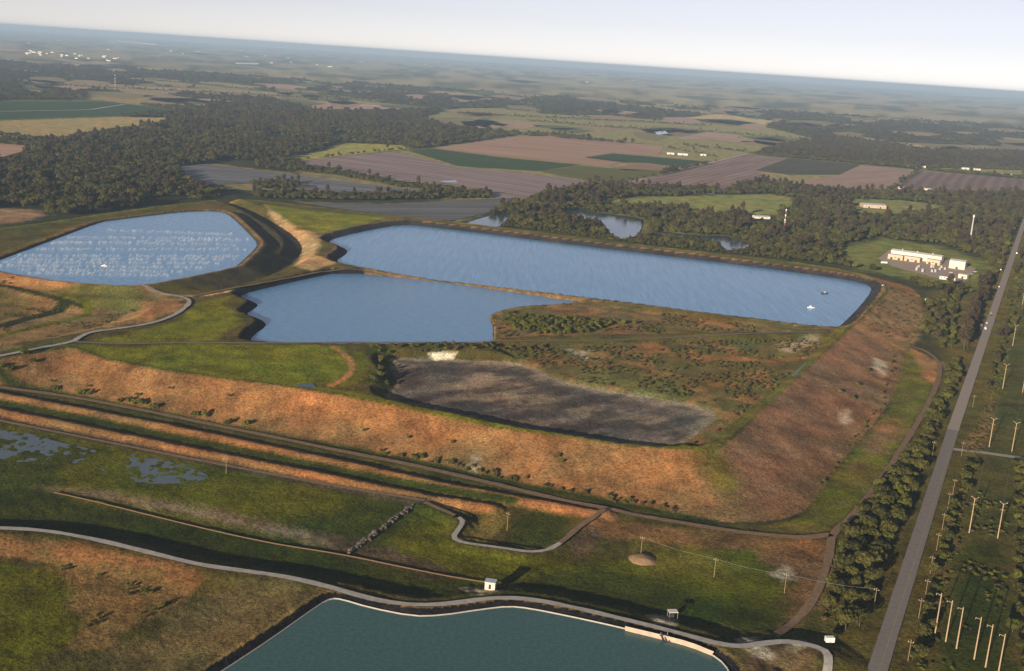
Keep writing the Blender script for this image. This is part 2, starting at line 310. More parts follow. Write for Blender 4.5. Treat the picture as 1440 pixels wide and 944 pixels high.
# surrounding flats of the stack
paint([(-200, 500), (0, 530), (1000, 740), (1180, 740), (1290, 600), (1330, 500), (1300, 420), (1440, 330), (1600, 500), (1600, 1200), (-300, 1200)], OLIVE, feather=20)
paint([(-100, 590), (0, 592), (300, 655), (480, 690), (640, 730), (640, 770), (800, 790), (1110, 760), (1110, 870), (960, 880), (650, 815), (480, 775), (300, 740), (0, 700), (-100, 690)], GRASS*.66, feather=8, jit=6)
blend(np.where((sdf(P([(-100, 590), (1150, 800), (1150, 900), (-100, 700)]), X, Y) < 0), np.clip((n60-.42)*5, 0, .85), 0), DGR*1.1)
paint([(-100, 690), (60, 690), (250, 730), (480, 775), (650, 815), (960, 885), (940, 900), (640, 848), (460, 825), (200, 772), (-100, 742)], DGR*.95, feather=6, jit=4)
paint([(60, 683), (150, 690), (280, 712), (480, 757), (480, 767), (350, 742), (150, 704)], (.2, .155, .11), feather=8, jit=5, amt=.8)
paint([(440, 745), (560, 770), (650, 805), (600, 812), (480, 778)], (.06, .05, .035), feather=8, jit=5, amt=.7)
paint([(820, 730), (1000, 745), (1160, 758), (1165, 800), (1120, 800), (1060, 775), (940, 765), (830, 750)], DRY*.62, feather=8, jit=6)
paint([(1060, 770), (1165, 790), (1150, 850), (1100, 885), (1110, 840), (1120, 815)], BROWN*.8, feather=10, jit=5)
paint([(0, 752), (130, 765), (280, 802), (288, 815), (250, 840), (180, 800), (60, 778), (-100, 775)], DRY*.8, 3, feather=4, jit=3)
paint([(60, 775), (180, 797), (258, 825), (235, 850), (150, 900), (100, 910), (118, 870), (85, 850), (100, 825)], (.15, .105, .04), 1, feather=5, jit=8)
paint([(290, 815), (420, 825), (460, 832), (380, 895), (300, 950), (100, 1000), (160, 910), (250, 855)], (.12, .095, .04), 3, feather=8, jit=8)
paint(BOWL, GRASS*.75, feather=4, jit=3, world=True)
paint([(1085, 910), (1140, 915), (1145, 944), (1040, 960), (1045, 930)], (.13, .085, .045), feather=5, jit=4)
# front slope and stack top
sdc = sdf(CREST, X, Y); sdt = sdf(TOE, X, Y)
slope = (sdc > -1) & (sdt < 1)
blend(np.where(slope, 1., 0), DRY); blend(np.where(slope, np.clip((n60-.5)*3, 0, .6), 0), DRY*np.array([1.25, 1.2, 1.2])); blend(np.where(slope, np.clip((n15-.55)*5, 0, .6), 0), DRY*.62)
gux = X*.97+Y*.25; guy = Y*.97-X*.25; gn = fbm(gux, guy*.16, 6, 52, 3); blend(np.where(slope, np.clip((gn-.5)*4, 0, .4), 0), DRY*.62); blend(np.where(slope, np.clip((.44-gn)*5, 0, .3), 0), DRY*1.25)
er = sdf(P([(985, 645), (1040, 745), (1130, 730), (1290, 500), (1180, 455)], 8.), X, Y)
blend(np.where(slope, np.clip(.5-(er+(n60-.5)*30)/30, 0, 1)*.85, 0), (.135, .085, .058)); blend(np.where(slope, np.clip((sdt+30)/30, 0, 1)*np.clip((n15-.25)*2.5, 0, .8), 0), (.10, .07, .035))
blend(np.where(sdc < 0, 1., 0), OLIVE); blend(np.where((sdc < 0) & (sdc > -9), .8, 0), GRASS*.9)
paint([(1195, 455), (1250, 405), (1290, 412), (1300, 440), (1280, 480), (1200, 470)], (.16, .11, .06), 8, feather=6, jit=6)
paint([(1277, 490), (1320, 510), (1300, 570), (1235, 670), (1170, 745), (1070, 745), (1130, 725), (1180, 655), (1250, 575)], (.085, .080, .018), feather=5, jit=5)
blend(np.where(sdf(P([(1277, 490), (1320, 510), (1300, 570), (1235, 670), (1170, 745), (1070, 745), (1130, 725), (1180, 655), (1250, 575)]), X, Y) < 0, np.clip((n15-.5)*5, 0, .8), 0), GRASS*.8)
paint([(970, 635), (1010, 640), (1060, 680), (1040, 700), (990, 680)], (.10, .095, .02), 9, feather=10, jit=8, amt=.6)
paint([(760, 800), (900, 830), (1060, 850), (1110, 850), (1090, 875), (960, 880), (800, 850), (700, 825)], DGR*.9, 0, feather=14, jit=8, amt=.85)
paint([(900, 760), (1010, 775), (1060, 800), (1000, 815), (920, 800)], (.12, .115, .02), 0, feather=14, jit=10, amt=.6)
paint([(1280, 488), (1325, 510), (1318, 540), (1300, 530), (1290, 505)], (.2, .11, .05), feather=5, jit=3)
paint([(1230, 590), (1270, 590), (1240, 640), (1200, 660)], (.14, .09, .05), feather=8, jit=6, amt=.7)
for p, z in (([(112, 484), (170, 487), (270, 483), (480, 485), (487, 492), (495, 520), (470, 540), (400, 538), (300, 525), (200, 511), (140, 498)], 16), ([(125, 478), (180, 468), (250, 450), (275, 425), (330, 415), (310, 425), (330, 440), (345, 455), (320, 462), (305, 478), (180, 482)], 16), ([(372, 287), (450, 298), (545, 305), (500, 318), (450, 327), (420, 320), (400, 308)], 16)):
    paint(p, GRASS, z, feather=4, jit=2)
paint([(495, 490), (520, 500), (510, 535), (470, 545), (500, 520)], GRASS*.8, 16, feather=4)
line([(468, 487), (488, 500), (497, 515), (488, 530), (465, 542)], DRY*1.1, 4, 16.)
# valley walls: tan bank; overgrown slope facing away from the sun, its shade painted in
paint([(372, 290), (400, 310), (420, 325), (445, 330), (452, 345), (445, 362), (475, 372), (440, 384), (412, 377), (424, 355), (415, 338), (390, 316)], TAN*.72, 13, feather=4, jit=2)
paint([(335, 288), (360, 300), (385, 318), (415, 340), (424, 352), (410, 374), (330, 405), (215, 410), (205, 405), (335, 374), (365, 345), (345, 318)], (.05, .045, .027), 12, feather=4, jit=3)
line([(200, 409), (250, 416), (300, 414), (400, 393), (470, 377)], TAN*.9, 5, 16.)
paint([(-200, 375), (0, 388), (120, 402), (200, 408), (255, 425), (262, 435), (215, 455), (130, 467), (60, 480), (0, 495), (-200, 510)], (.17, .12, .055), 14, feather=5, jit=8)
paint([(0, 388), (60, 396), (140, 405), (120, 412), (0, 400)], DRY*1.15, 17, feather=4, jit=4)
paint([(60, 412), (150, 410), (200, 418), (205, 435), (140, 428), (100, 425)], (.13, .12, .03), 13, feather=6, jit=5)
paint([(195, 425), (250, 422), (255, 434), (215, 452), (200, 450)], DRY, 14, feather=6, jit=5)
paint([(-200, 420), (0, 414), (50, 424), (45, 438), (0, 448), (-200, 455)], (.10, .085, .03), 9, feather=4, jit=2)
line([(-60, 406), (0, 410), (60, 422), (95, 430), (128, 436)], DGR*.7, 6, 9.); line([(0, 458), (40, 447), (70, 440), (92, 432)], DGR*.6, 12, 8.); line([(0, 470), (60, 455), (110, 445), (128, 437), (115, 428), (85, 424)], GRASS*.8, 7, 9.)
paint([(0, 485), (40, 478), (60, 488), (30, 495), (0, 497)], DGR*.6, 9, feather=6, jit=4)
# east interior, island, dry pond floor
paint(EAST, (.085, .076, .028), feather=4, jit=3, world=True); paint(ISLE, (.10, .075, .038), feather=4, jit=3, world=True)
ei = (sdf(EAST, X, Y) < 0) | (sdf(ISLE, X, Y) < 0)
blend(np.where(ei, np.clip((n15-.5)*6, 0, .8), 0), DRY*.8); blend(np.where(ei, np.clip((n60-.52)*5, 0, .8), 0), (.06, .075, .02))
paint([(1095, 482), (1150, 474), (1138, 486), (1110, 493)], SANDC*.45, 13.5, feather=10, jit=6, amt=.8)
paint([(795, 494), (832, 492), (830, 506), (810, 503)], SANDC*.6, 12, feather=6, jit=6, amt=.7); paint([(800, 520), (900, 520), (1000, 560), (930, 560), (820, 540)], (.10, .10, .035), 11.5, feather=8, jit=6)
sdd = sdf(DRYP, X, Y); ind = sdd < 1
swx = X*.8+Y*.6; swy = Y*.8-X*.6; sw = fbm(swx*.35+30*n60, swy+22*n60, 14, 55, 3)
blend(np.where(ind, np.clip(.5-sdd/3, 0, 1), 0), PALE*.72)
blend(np.where(ind, np.clip((-sdd-3)/9, 0, 1)*np.clip(.45+(n15-.3)*1.3, 0, 1), 0), MUD*1.5)
paint([(545, 520), (600, 512), (680, 515), (760, 540), (850, 562), (960, 580), (985, 595), (930, 622), (813, 612), (720, 596), (600, 572), (560, 560)], MUD*1.35, 11, feather=14, jit=9, amt=.75)
paint([(610, 535), (690, 520), (760, 545), (860, 575), (940, 590), (900, 606), (760, 575), (650, 560)], PALE*.55, 11, feather=14, jit=10, amt=.75)
line([(640, 517), (720, 522), (760, 542), (840, 562), (930, 575)], MUD*1.2, 12, 11., 6, .7)
paint([(560, 560), (640, 572), (800, 606), (900, 622), (870, 612), (720, 582), (610, 560)], MUD*.8, 11, feather=8, jit=6, amt=.8)
paint([(603, 500), (640, 501), (638, 505), (610, 505)], SANDC*1.3, 11, feather=2); paint([(505, 490), (545, 492), (560, 530), (545, 548), (510, 545), (525, 520)], DGR*1.2, 12, feather=5, jit=4)
blend(np.where(ind, np.clip(-sdd/10, 0, 1)*np.clip((sw-.48)*6, 0, .75), 0), MUD*.7); blend(np.where(ind, np.clip((.42-sw)*5, 0, .35), 0), PALE*.6)
# crest strip east and south of the dry pond
line(CREST_F[3:], DGR*1.3, 3, feather=2, amt=.8, world=True)
line([(993, 630), (1070, 566), (1133, 510), (1178, 467)], (.082, .078, .018), 9, 16.); line([(500, 556), (563, 568), (700, 597), (880, 621), (985, 630)], GRASS*.85, 5, 16.)
# berms and ditches in front
for b in (BERM_A, BERM_B): line(b, DRY*1.0, 15, feather=3, world=True)
line([(-60, 528), (0, 538), (130, 562), (330, 603), (560, 643), (700, 675), (850, 703), (1000, 733)], DGR*.9, 8, 0, 4, .9); line([(-60, 553), (0, 565), (240, 612), (480, 662), (620, 690), (720, 706)], DGR, 7, 0, 3)
line([(-60, 575), (0, 590), (240, 638), (480, 688), (600, 708)], (.05, .045, .03), 7, 0, 3, .9)
paint([(665, 735), (705, 712), (720, 718), (680, 764), (650, 760)], (.14, .12, .035), 1, feather=4, jit=3); paint([(735, 712), (805, 725), (775, 770), (712, 766)], DGR*1.1, .5, feather=3, jit=2)
paint([(800, 765), (830, 742), (850, 748), (815, 790)], (.09, .065, .04), feather=4, jit=3)
# white patches, sand
for p in ([(1085, 806), (1105, 800), (1118, 812), (1100, 818)], [(1040, 905), (1062, 908), (1078, 930), (1060, 930)], [(925, 872), (942, 868), (940, 885), (925, 882)], [(655, 830), (680, 832), (700, 842), (665, 845)], [(1110, 912), (1128, 913), (1120, 922), (1108, 920)]):
    paint(p, SANDC*.85, feather=4, jit=4, amt=.8)
for p in ([(1226, 505), (1240, 505), (1243, 525), (1236, 530)], [(1183, 582), (1196, 575), (1197, 588), (1185, 590)], [(663, 645), (668, 640), (671, 644), (667, 649)]): paint(p, SANDC*.8, 5, feather=4, jit=6, amt=.45)
# liner faces round the ponds
d2 = sdf(W2, X, Y, 40); d3 = sdf(W3, X, Y, 40); d4 = sdf(W4, X, Y, 40); d1 = sdf(W1, X, Y, 40)
blend(np.where(d2 < 12.5, 1., 0), LINER*1.6); blend(np.where((d2 > 12.5) & (d2 < 16), .8, 0), BROWN)
l3 = (d3 < 10) & ((X < at(500, 400, 11)[0])); blend(np.where(l3, 1., 0), LINER)
blend(np.where((d3 < 10) & ~l3 & (Y > at(600, 440, 11)[1]), .9, 0), (.15, .11, .05)); blend(np.where((d3 < 2) & ~l3, .6, 0), TAN*.7)
blend(np.where(d4 < 4.3, 1., 0), LINER*.8); blend(np.where((d4 > 4.3) & (d4 < 6.5), .8, 0), (.2, .15, .06)); blend(np.where(d1 < 4, .9, 0), LINER*2.5); blend(np.where((d1 > 4) & (d1 < 8), .7, 0), DRY)
# power-line corridor east of the road
paint([(1310, 944), (1345, 830), (1365, 690), (1380, 640), (1400, 540), (1430, 420), (1440, 400), (1500, 500), (1440, 640), (1425, 730), (1418, 850), (1430, 960)], (.048, .052, .014), feather=6, jit=5)
paint([(1320, 944), (1340, 840), (1365, 760), (1400, 770), (1415, 850), (1425, 960)], DGR*.95, feather=8, jit=6)
paint([(1395, 560), (1375, 600), (1360, 630), (1375, 630), (1392, 600)], BROWN, feather=6, jit=5)
# far clearings where no woodland grows
FAR_GRASS = [([(832, 289), (842, 282), (911, 277), (1000, 275), (1080, 273), (1125, 280), (1105, 300), (1080, 303), (1010, 303), (950, 295), (870, 292)], (.11, .125, .04)),
 ([(1185, 287), (1200, 280), (1262, 281), (1335, 290), (1320, 302), (1260, 303), (1200, 300)], (.10, .11, .04)), ([(1180, 350), (1240, 335), (1330, 347), (1388, 370), (1378, 397), (1330, 400), (1280, 392), (1210, 380), (1190, 366)], (.085, .10, .03)),
 ([(50, 217), (75, 215), (125, 221), (115, 225), (60, 223)], (.17, .13, .10)), ([(-100, 296), (0, 293), (50, 296), (66, 303), (20, 311), (-100, 325)], (.2, .14, .09)), ([(390, 225), (449, 211), (474, 201), (570, 203), (585, 208), (500, 219), (415, 227)], (.17, .17, .05)),
 ([(590, 165), (640, 152), (720, 152), (760, 160), (960, 170), (1080, 180), (1145, 195), (1060, 217), (1000, 228), (930, 208), (790, 190), (735, 190), (620, 176)], (.115, .115, .052)), ([(-100, 168), (0, 168), (150, 164), (245, 166), (233, 174), (130, 190), (70, 197), (-100, 192)], (.22, .185, .09)),
 ([(420, 283), (540, 287), (690, 279), (720, 278), (700, 296), (640, 312), (575, 306), (480, 293)], (.10, .10, .06)), ([(1290, 238), (1440, 250), (1440, 238), (1330, 232)], (.12, .12, .05)), ([(865, 258), (960, 240), (1050, 217), (1300, 240), (1500, 258), (1500, 274), (1202, 271), (1060, 262), (1010, 273), (930, 270)], (.13, .12, .06)),
 ([(230, 235), (300, 230), (420, 245), (420, 226), (553, 212), (610, 207), (730, 190), (935, 207), (1000, 228), (870, 259), (760, 279), (690, 281), (440, 273), (270, 262)], (.13, .12, .06)), ([(120, 132), (200, 128), (290, 142), (290, 152), (200, 148), (120, 142)], (.17, .14, .07)), ([(60, 112), (220, 122), (390, 130), (500, 140), (380, 138), (220, 132), (60, 120)], (.15, .13, .09)),
 ([(0, 140), (143, 141), (265, 157), (157, 165), (0, 170), (-100, 160)], (.06, .09, .035)), ([(380, 140), (480, 146), (580, 150), (560, 157), (440, 156)], (.28, .21, .16)), ([(1165, 200), (1185, 194), (1305, 206), (1300, 213), (1200, 209)], (.24, .18, .10)), ([(1375, 219), (1500, 217), (1500, 226), (1385, 224)], (.24, .18, .10)), ([(960, 166), (1010, 160), (1100, 172), (1080, 176)], (.2, .17, .09))]
for p, c in FAR_GRASS: paint(p, c, feather=18, jit=16)
me = bpy.data.meshes.new('ground')
nv = len(X); R_, Cn = GX.shape; me.vertices.add(nv); me.vertices.foreach_set('co', np.stack([X, Y, Z], 1).ravel())
ii = (np.arange(R_-1)[:, None]*Cn+np.arange(Cn-1)[None]).ravel(); quads = np.stack([ii, ii+1, ii+Cn+1, ii+Cn], 1)
me.loops.add(quads.size); me.loops.foreach_set('vertex_index', quads.ravel()); me.polygons.add(len(quads)); me.polygons.foreach_set('loop_start', np.arange(len(quads))*4)
me.update(calc_edges=True); me.polygons.foreach_set('use_smooth', np.ones(len(quads), bool))
ca = me.color_attributes.new('cover', 'FLOAT_COLOR', 'POINT'); ca.data.foreach_set('color', np.hstack([cov, np.ones((nv, 1))]).ravel())
tag(link('ground', me, M['ground']), 'grassy land with raised earth dikes, ditches and pasture out to the horizon', kind='structure')
# ---------------------------------------------------------------- water sheets
def sheet(name, poly, z, m, label, grow=0., kind='structure'):
    c = poly.mean(0)
    if grow:
        e = np.roll(poly, -1, 0)-np.roll(poly, 1, 0); n = np.stack([e[:, 1], -e[:, 0]], 1); n /= np.linalg.norm(n, axis=1)[:, None]+1e-9
        ar = np.sum(poly[:, 0]*np.roll(poly[:, 1], -1)-np.roll(poly[:, 0], -1)*poly[:, 1]); n *= 1 if ar > 0 else -1
        poly = poly+n*grow
    bm = bmesh.new(); vs = [bm.verts.new((p[0]-c[0], p[1]-c[1], 0)) for p in poly]; f = bm.faces.new(vs); f.normal_update()
    if f.normal.z < 0: f.normal_flip()
    bmesh.ops.triangulate(bm, faces=[f]); me = bpy.data.meshes.new(name); bm.to_mesh(me); bm.free()
    o = link(name, me, m); o.location = (c[0], c[1], z); return tag(o, label, kind=kind)
BLUE = (.115, .325, .60)
wm1 = water_mat('wind_water', BLUE, .18, .22, .35, (1, .35, 1), .5); wm2 = water_mat('wind_water_streaked', BLUE, .18, .2, .5, (1, .09, 1), -.75); wm3 = water_mat('rippled_water', (.095, .28, .53), .15, .4, .45, (.3, 1, 1), .15)
wmarsh = water_mat('marsh_pool', (.09, .13, .16), .2, .4, .15); wm4 = water_mat('teal_water', (.05, .125, .12), .2, .5, .12); wmp = water_mat('still_water', (.04, .07, .09), .08, .3, .12)
sheet('reservoir_water', W1, 19., wm1, 'blue reservoir with rows of white spray beside the dark valley', .8)
sheet('reservoir_water', W2, 10., wm2, 'long wind streaked blue reservoir with two small boats', 1.)
sheet('reservoir_water', W3, 11., wm3, 'blue rippled reservoir beside the scrubby island', 1.)
sheet('reservoir_water', W4, 2., wm4, 'still teal reservoir edged by black liner and gravel road', .6)
PONDS = [[(50, 200), (110, 180), (170, 165), (230, 160), (245, 170), (205, 205), (195, 218), (120, 214), (60, 207)], [(460, 145), (560, 142), (620, 155), (720, 165), (820, 180), (830, 190), (815, 240), (780, 265), (740, 272), (700, 264), (660, 215), (640, 185), (570, 182), (500, 178), (470, 165)], [(870, 230), (1010, 250), (1100, 258), (1180, 255), (1230, 270), (1300, 290), (1290, 310), (1200, 324), (1180, 305), (1150, 280), (1100, 274), (1000, 260), (880, 242)]]
PONDS = [smooth(P([(640+a*.3194, 250+b*.3194) for a, b in p]), 1) for p in PONDS]
for p, l in zip(PONDS, ('small pond against the far dike hemmed by trees', 'winding woodland pond between leafy banks', 'narrow woodland pond with a red dock')): sheet('pond_water', p, .25, wmp, l)
for p, l in (([(88, 101), (130, 99), (235, 103), (245, 107), (160, 105)], 'long pale lake beyond the green crop field'), ([(1320, 133), (1380, 132), (1500, 137), (1500, 142), (1400, 137)], 'hazy lake near the horizon'), ([(330, 88), (365, 89), (362, 91), (332, 90)], 'small far lake among town roofs'), ([(1228, 194), (1260, 193), (1265, 196), (1232, 197)], 'small far pond in the woodland'), ([(920, 186), (935, 184), (940, 188), (925, 190)], 'retention pond beside the pink earthworks'), ([(618, 255), (640, 254), (645, 257), (625, 257)], 'puddle in the ploughed field')):
    sheet('lake_water', P(p), .6, wmp, l)
for p, l in (([(-60, 600), (0, 603), (45, 608), (80, 620), (150, 634), (130, 650), (60, 652), (0, 646), (-60, 640)], 'broad flooded marsh pool behind the orange berm'), ([(130, 637), (165, 632), (230, 645), (300, 666), (280, 677), (215, 680), (170, 674), (135, 658)], 'reedy marsh pool broken by grass tufts')):
    sheet('marsh_water', smooth(P(p), 2), -.72, wmarsh, l)
sheet('ditch_water', P([(1113, 529), (1122, 520), (1140, 505), (1147, 505), (1128, 523), (1118, 531)], 13.5), 13.6, wmp, 'dark narrow ditch pool inside the earth dike'); sheet('puddle_water', P([(415, 540), (440, 540), (446, 545), (425, 545)], 16), 16.05, wmp, 'small puddle at the rim of the green field')
# ---------------------------------------------------------------- fields
def field(pts, c0, c1, period, ab, label, z=.35, soft=.5):
    if c0[0] >= c0[1]: c0, c1 = tuple(min(.6, v*k) for v, k in zip(c0, (1.38, 1.25, 1.2))), tuple(min(.62, v*k) for v, k in zip(c1, (1.38, 1.25, 1.2)))
    a = at(*ab[0]); b = at(*ab[1]); rot = math.atan2(b[1]-a[1], b[0]-a[0])
    sheet('field', P(pts), z, field_mat('field_rows', c0, c1, period, rot, soft), label)
HR = [(300, 245), (560, 275)]
field([(240, 236), (290, 231), (420, 247), (560, 265), (660, 274), (600, 277), (440, 272), (410, 262), (350, 258), (277, 261)], (.07, .075, .085), (.30, .31, .34), 24, [(260, 240), (420, 252)], 'striped grey mulched field beside the dark forest', soft=.55)
field([(418, 285), (538, 288), (688, 280), (722, 279), (690, 299), (632, 311), (571, 306), (487, 295)], (.075, .08, .085), (.24, .25, .26), 20, [(487, 290), (690, 290)], 'striped grey mulched field behind the reservoir dike', soft=.6)
field([(415, 227), (553, 213), (642, 235), (720, 242), (790, 250), (847, 258), (790, 268), (757, 278), (700, 279), (660, 270), (600, 262), (520, 248), (470, 240)], (.13, .105, .105), (.33, .29, .29), 30, [(500, 235), (700, 262)], 'ploughed mauve field with pale streaks')
field([(573, 212), (607, 209), (700, 221), (815, 232), (757, 241), (645, 234)], (.045, .085, .03), (.07, .12, .04), 25, HR, 'narrow dark green crop strip beside the pink field')
field([(607, 209), (723, 193), (790, 190), (933, 207), (925, 220), (862, 215), (822, 221), (880, 228), (850, 234), (797, 229)], (.26, .17, .12), (.42, .31, .24), 30, [(620, 210), (800, 228)], 'large pink ploughed field beyond the green strip', soft=.7)
field([(822, 222), (862, 216), (990, 227), (965, 236), (905, 229), (880, 229)], (.035, .075, .03), (.06, .11, .035), 25, HR, 'dark green crop block cut into the pink field')
field([(860, 236), (905, 230), (950, 234), (940, 240), (880, 240)], (.22, .16, .1), (.28, .2, .13), 25, HR, 'small brown field below the dark green block')
field([(760, 241), (815, 233), (858, 237), (940, 241), (960, 238), (880, 254), (850, 257), (795, 249)], (.12, .13, .03), (.18, .18, .05), 40, HR, 'yellow green meadow between ploughed fields')
field([(880, 258), (960, 241), (1050, 218), (1105, 223), (1060, 240), (1105, 258), (1060, 257), (1010, 271), (940, 266)], (.14, .10, .09), (.30, .24, .22), 22, [(900, 258), (1050, 225)], 'mauve striped field in front of the white lane', soft=.6)
field([(1062, 240), (1108, 223), (1210, 232), (1180, 246), (1110, 246)], (.07, .075, .05), (.13, .12, .08), 22, [(1100, 245), (1200, 233)], 'grey green crop block in the mauve fields')
field([(1105, 259), (1180, 247), (1213, 233), (1291, 241), (1250, 266), (1200, 270), (1150, 266)], (.24, .18, .15), (.36, .28, .24), 30, [(1120, 258), (1280, 243)], 'pale pink ploughed block beside the dark striped field', soft=.7)
field([(1252, 266), (1293, 241), (1500, 257), (1500, 273), (1347, 271)], (.12, .09, .085), (.24, .19, .17), 30, [(1260, 266), (1293, 242)], 'dark striped field beside the farm lane', soft=.5)
field([(-100, 146), (0, 143), (143, 143), (263, 157), (157, 163), (0, 168), (-100, 168)], (.04, .085, .035), (.065, .11, .045), 50, [(0, 160), (200, 155)], 'dark green crop field with a white farm track')
field([(-100, 190), (0, 192), (68, 199), (58, 206), (0, 222), (-100, 240)], (.3, .2, .14), (.42, .31, .24), 30, [(0, 200), (60, 203)], 'pink bare field left of the forest', soft=.7)
field([(390, 142), (480, 147), (572, 151), (555, 156), (440, 154)], (.3, .22, .17), (.42, .33, .27), 50, [(400, 145), (560, 152)], 'pale pink field behind the forest', soft=.7)
field([(918, 187), (960, 182), (1042, 190), (1030, 198), (960, 195)], (.28, .2, .15), (.45, .37, .31), 60, [(920, 187), (1030, 194)], 'pale pink earthworks site beyond the pastures', soft=.8)
rf = random.Random(5)
PATCH = []
for i in range(170):
    v = rf.uniform(88, 178); u = rf.uniform(-60, 1500); v += (u-720)*.066
    wd = rf.uniform(30, 110); hh = rf.uniform(1.2, 4.5)*(v-(77+(u-720)*.066))/45
    p = [(u, v), (u+wd*.5, v-hh*.35+wd*.03), (u+wd, v+wd*.066), (u+wd*.6, v+hh+wd*.05), (u+wd*.1, v+hh*.8)]
    if v-(77+(u-720)*.066) < 14: continue
    PATCH.append(P(p))
    c = rf.choice([(.20, .19, .09), (.28, .23, .13), (.15, .17, .07), (.34, .26, .19)])
    field(p, tuple(a*.8 for a in c), tuple(min(.6, a*1.2) for a in c), 60, [(u, v), (u+wd, v+wd*.066)], 'far pale pasture patch amid hazy woodland', z=.5, soft=.8)
# ---------------------------------------------------------------- roads
def strip(name, line_, width, m, label, lift=.3, zf=None, follow=True, wob=.28):
    l = np.asarray(line_, float); seg = np.linalg.norm(np.diff(l, axis=0), axis=1); s = np.concatenate([[0], np.cumsum(seg)])
    n = max(2, int(s[-1]/4)); q = np.linspace(0, s[-1], n); x = np.interp(q, s, l[:, 0]); yv = np.interp(q, s, l[:, 1])
    tx = np.gradient(x); ty = np.gradient(yv); L = np.hypot(tx, ty); nx, ny = -ty/L, tx/L
    wv = width*(1+(.04 if not follow else wob)*(fbm(x, yv, 12, 41)-.5)*2)/2
    z = height(x, yv, False)+lift if follow else np.full(n, lift)
    if follow and n > 5: z = np.convolve(np.pad(z, 2, 'edge'), np.ones(5)/5, 'valid')
    V = []; Fc = []
    for i in range(n):
        V += [(x[i]-nx[i]*wv[i], yv[i]-ny[i]*wv[i], z[i]), (x[i]+nx[i]*wv[i], yv[i]+ny[i]*wv[i], z[i])]
        if i: Fc.append((2*i-2, 2*i-1, 2*i+1, 2*i)[::-1])
    return tag(link(name, mesh(name, V, Fc), m), label, kind='structure')
RA, RB = at(1231, 960), at(1437, 322); RD = (RB-RA)[:2]/np.linalg.norm((RB-RA)[:2]); RN = np.array([RD[1], -RD[0]])
RM = at(1340, 605)
def rp(p, off): return p[:2]+RN*off
strip('road', [rp(RA-np.append(RD, 0)*150, 0), rp(RM, 0)], 8.2, M['asphalt'], 'dark asphalt two lane road', .14, follow=False)
strip('road', [rp(RM, 0), rp(RB, 0), rp(RB+np.append(RD, 0)*2500, 0)], 8.2, M['pale_road'], 'paler worn stretch of the straight road', .14, follow=False)
M['yellow'] = mat('yellow_paint', (.45, .33, .08), .8, .2, .3, .5)
strip('road_marking', [rp(RA-np.append(RD, 0)*150, 0), rp(RB, 0)], .14, M['yellow'], 'faded yellow centre line', .16, follow=False)
strip('side_road', [at(1341, 632)[:2], at(1385, 637)[:2], at(1440, 645)[:2], at(1520, 655)[:2]], 6, M['pale_road'], 'short paved side road crossing the power corridor', .15, follow=False)
strip('dirt_track', P([(-60, 580), (0, 592), (240, 640), (480, 686), (597, 707)]), 3.2, M['dirt'], 'dark dirt track between the second berm and the marsh')
strip('gravel_road', ROAD4, 3.7, M['gravel'], 'pale gravel road curving past the teal reservoir')
strip('gravel_track', LOOP[6:-14], 3.0, M['gravel'], 'pale gravel track looping round the small cells'); strip('dirt_track', LOOP[:8], 3.0, M['dirt'], 'short dirt track leading to the gravel loop'); strip('dirt_track', LOOP[-15:], 3.2, M['dirt'], 'dirt ramp from the gravel loop to the toe track')
strip('dirt_track', smooth(P([(1092, 898), (1120, 872), (1142, 848), (1160, 808), (1168, 770), (1169, 752), (1200, 725), (1240, 675), (1275, 620), (1305, 570), (1322, 530), (1322, 510), (1305, 495), (1282, 487)]), 2, False), 4.2, M['dirt'], 'rutted dirt track beside the tree belt')
strip('dirt_track', smooth(P([(1169, 752), (1130, 757), (1080, 753), (1020, 746), (960, 736), (900, 726), (840, 714), (760, 697), (700, 682), (640, 668), (560, 650), (480, 635), (400, 618), (300, 598), (200, 577), (100, 558), (0, 545), (-60, 536)]), 2, False), 5, M['dirt'], 'dirt track along the foot of the dike')
strip('gravel_track', smooth(P([(-60, 512), (0, 501), (60, 489), (103, 481), (112, 474), (128, 467), (170, 462), (215, 455), (245, 444), (262, 432), (268, 423), (258, 418), (230, 413), (197, 408)], 16.), 2, False), 4.2, M['gravel'], 'pale gravel track winding up the dike')
strip('gravel_track', smooth(P([(106, 481), (170, 484), (270, 482), (380, 483), (480, 482), (640, 480), (700, 480), (860, 476), (1000, 471), (1100, 468), (1165, 466)], 16.), 2, False), 3.6, M['greydirt'], 'straight track along the causeway between basins')
strip('dirt_track', smooth(P([(270, 417), (330, 405), (400, 390), (480, 374), (560, 384), (700, 403), (800, 416), (1000, 442), (1150, 461), (1180, 463)], 16.), 2, False), 4, M['dirt'], 'dirt track on the dike between reservoirs')
strip('farm_lane', P([(880, 258), (960, 239), (1050, 216.5), (1210, 231), (1291, 239.5), (1500, 257)]), 9, M['sand'], 'pale sandy farm lane edging the mauve fields', .5, follow=False)
strip('farm_lane', P([(0, 157), (110, 155), (130, 154), (175, 147)]), 10, M['sand'], 'white farm track through the green crop field', .6, follow=False)
strip('driveway', smooth(P([(1265, 291), (1280, 292), (1300, 301), (1340, 306), (1420, 313)]), 2, False), 6, M['sand'], 'curved pale driveway of the metal roofed house', .3, follow=False)
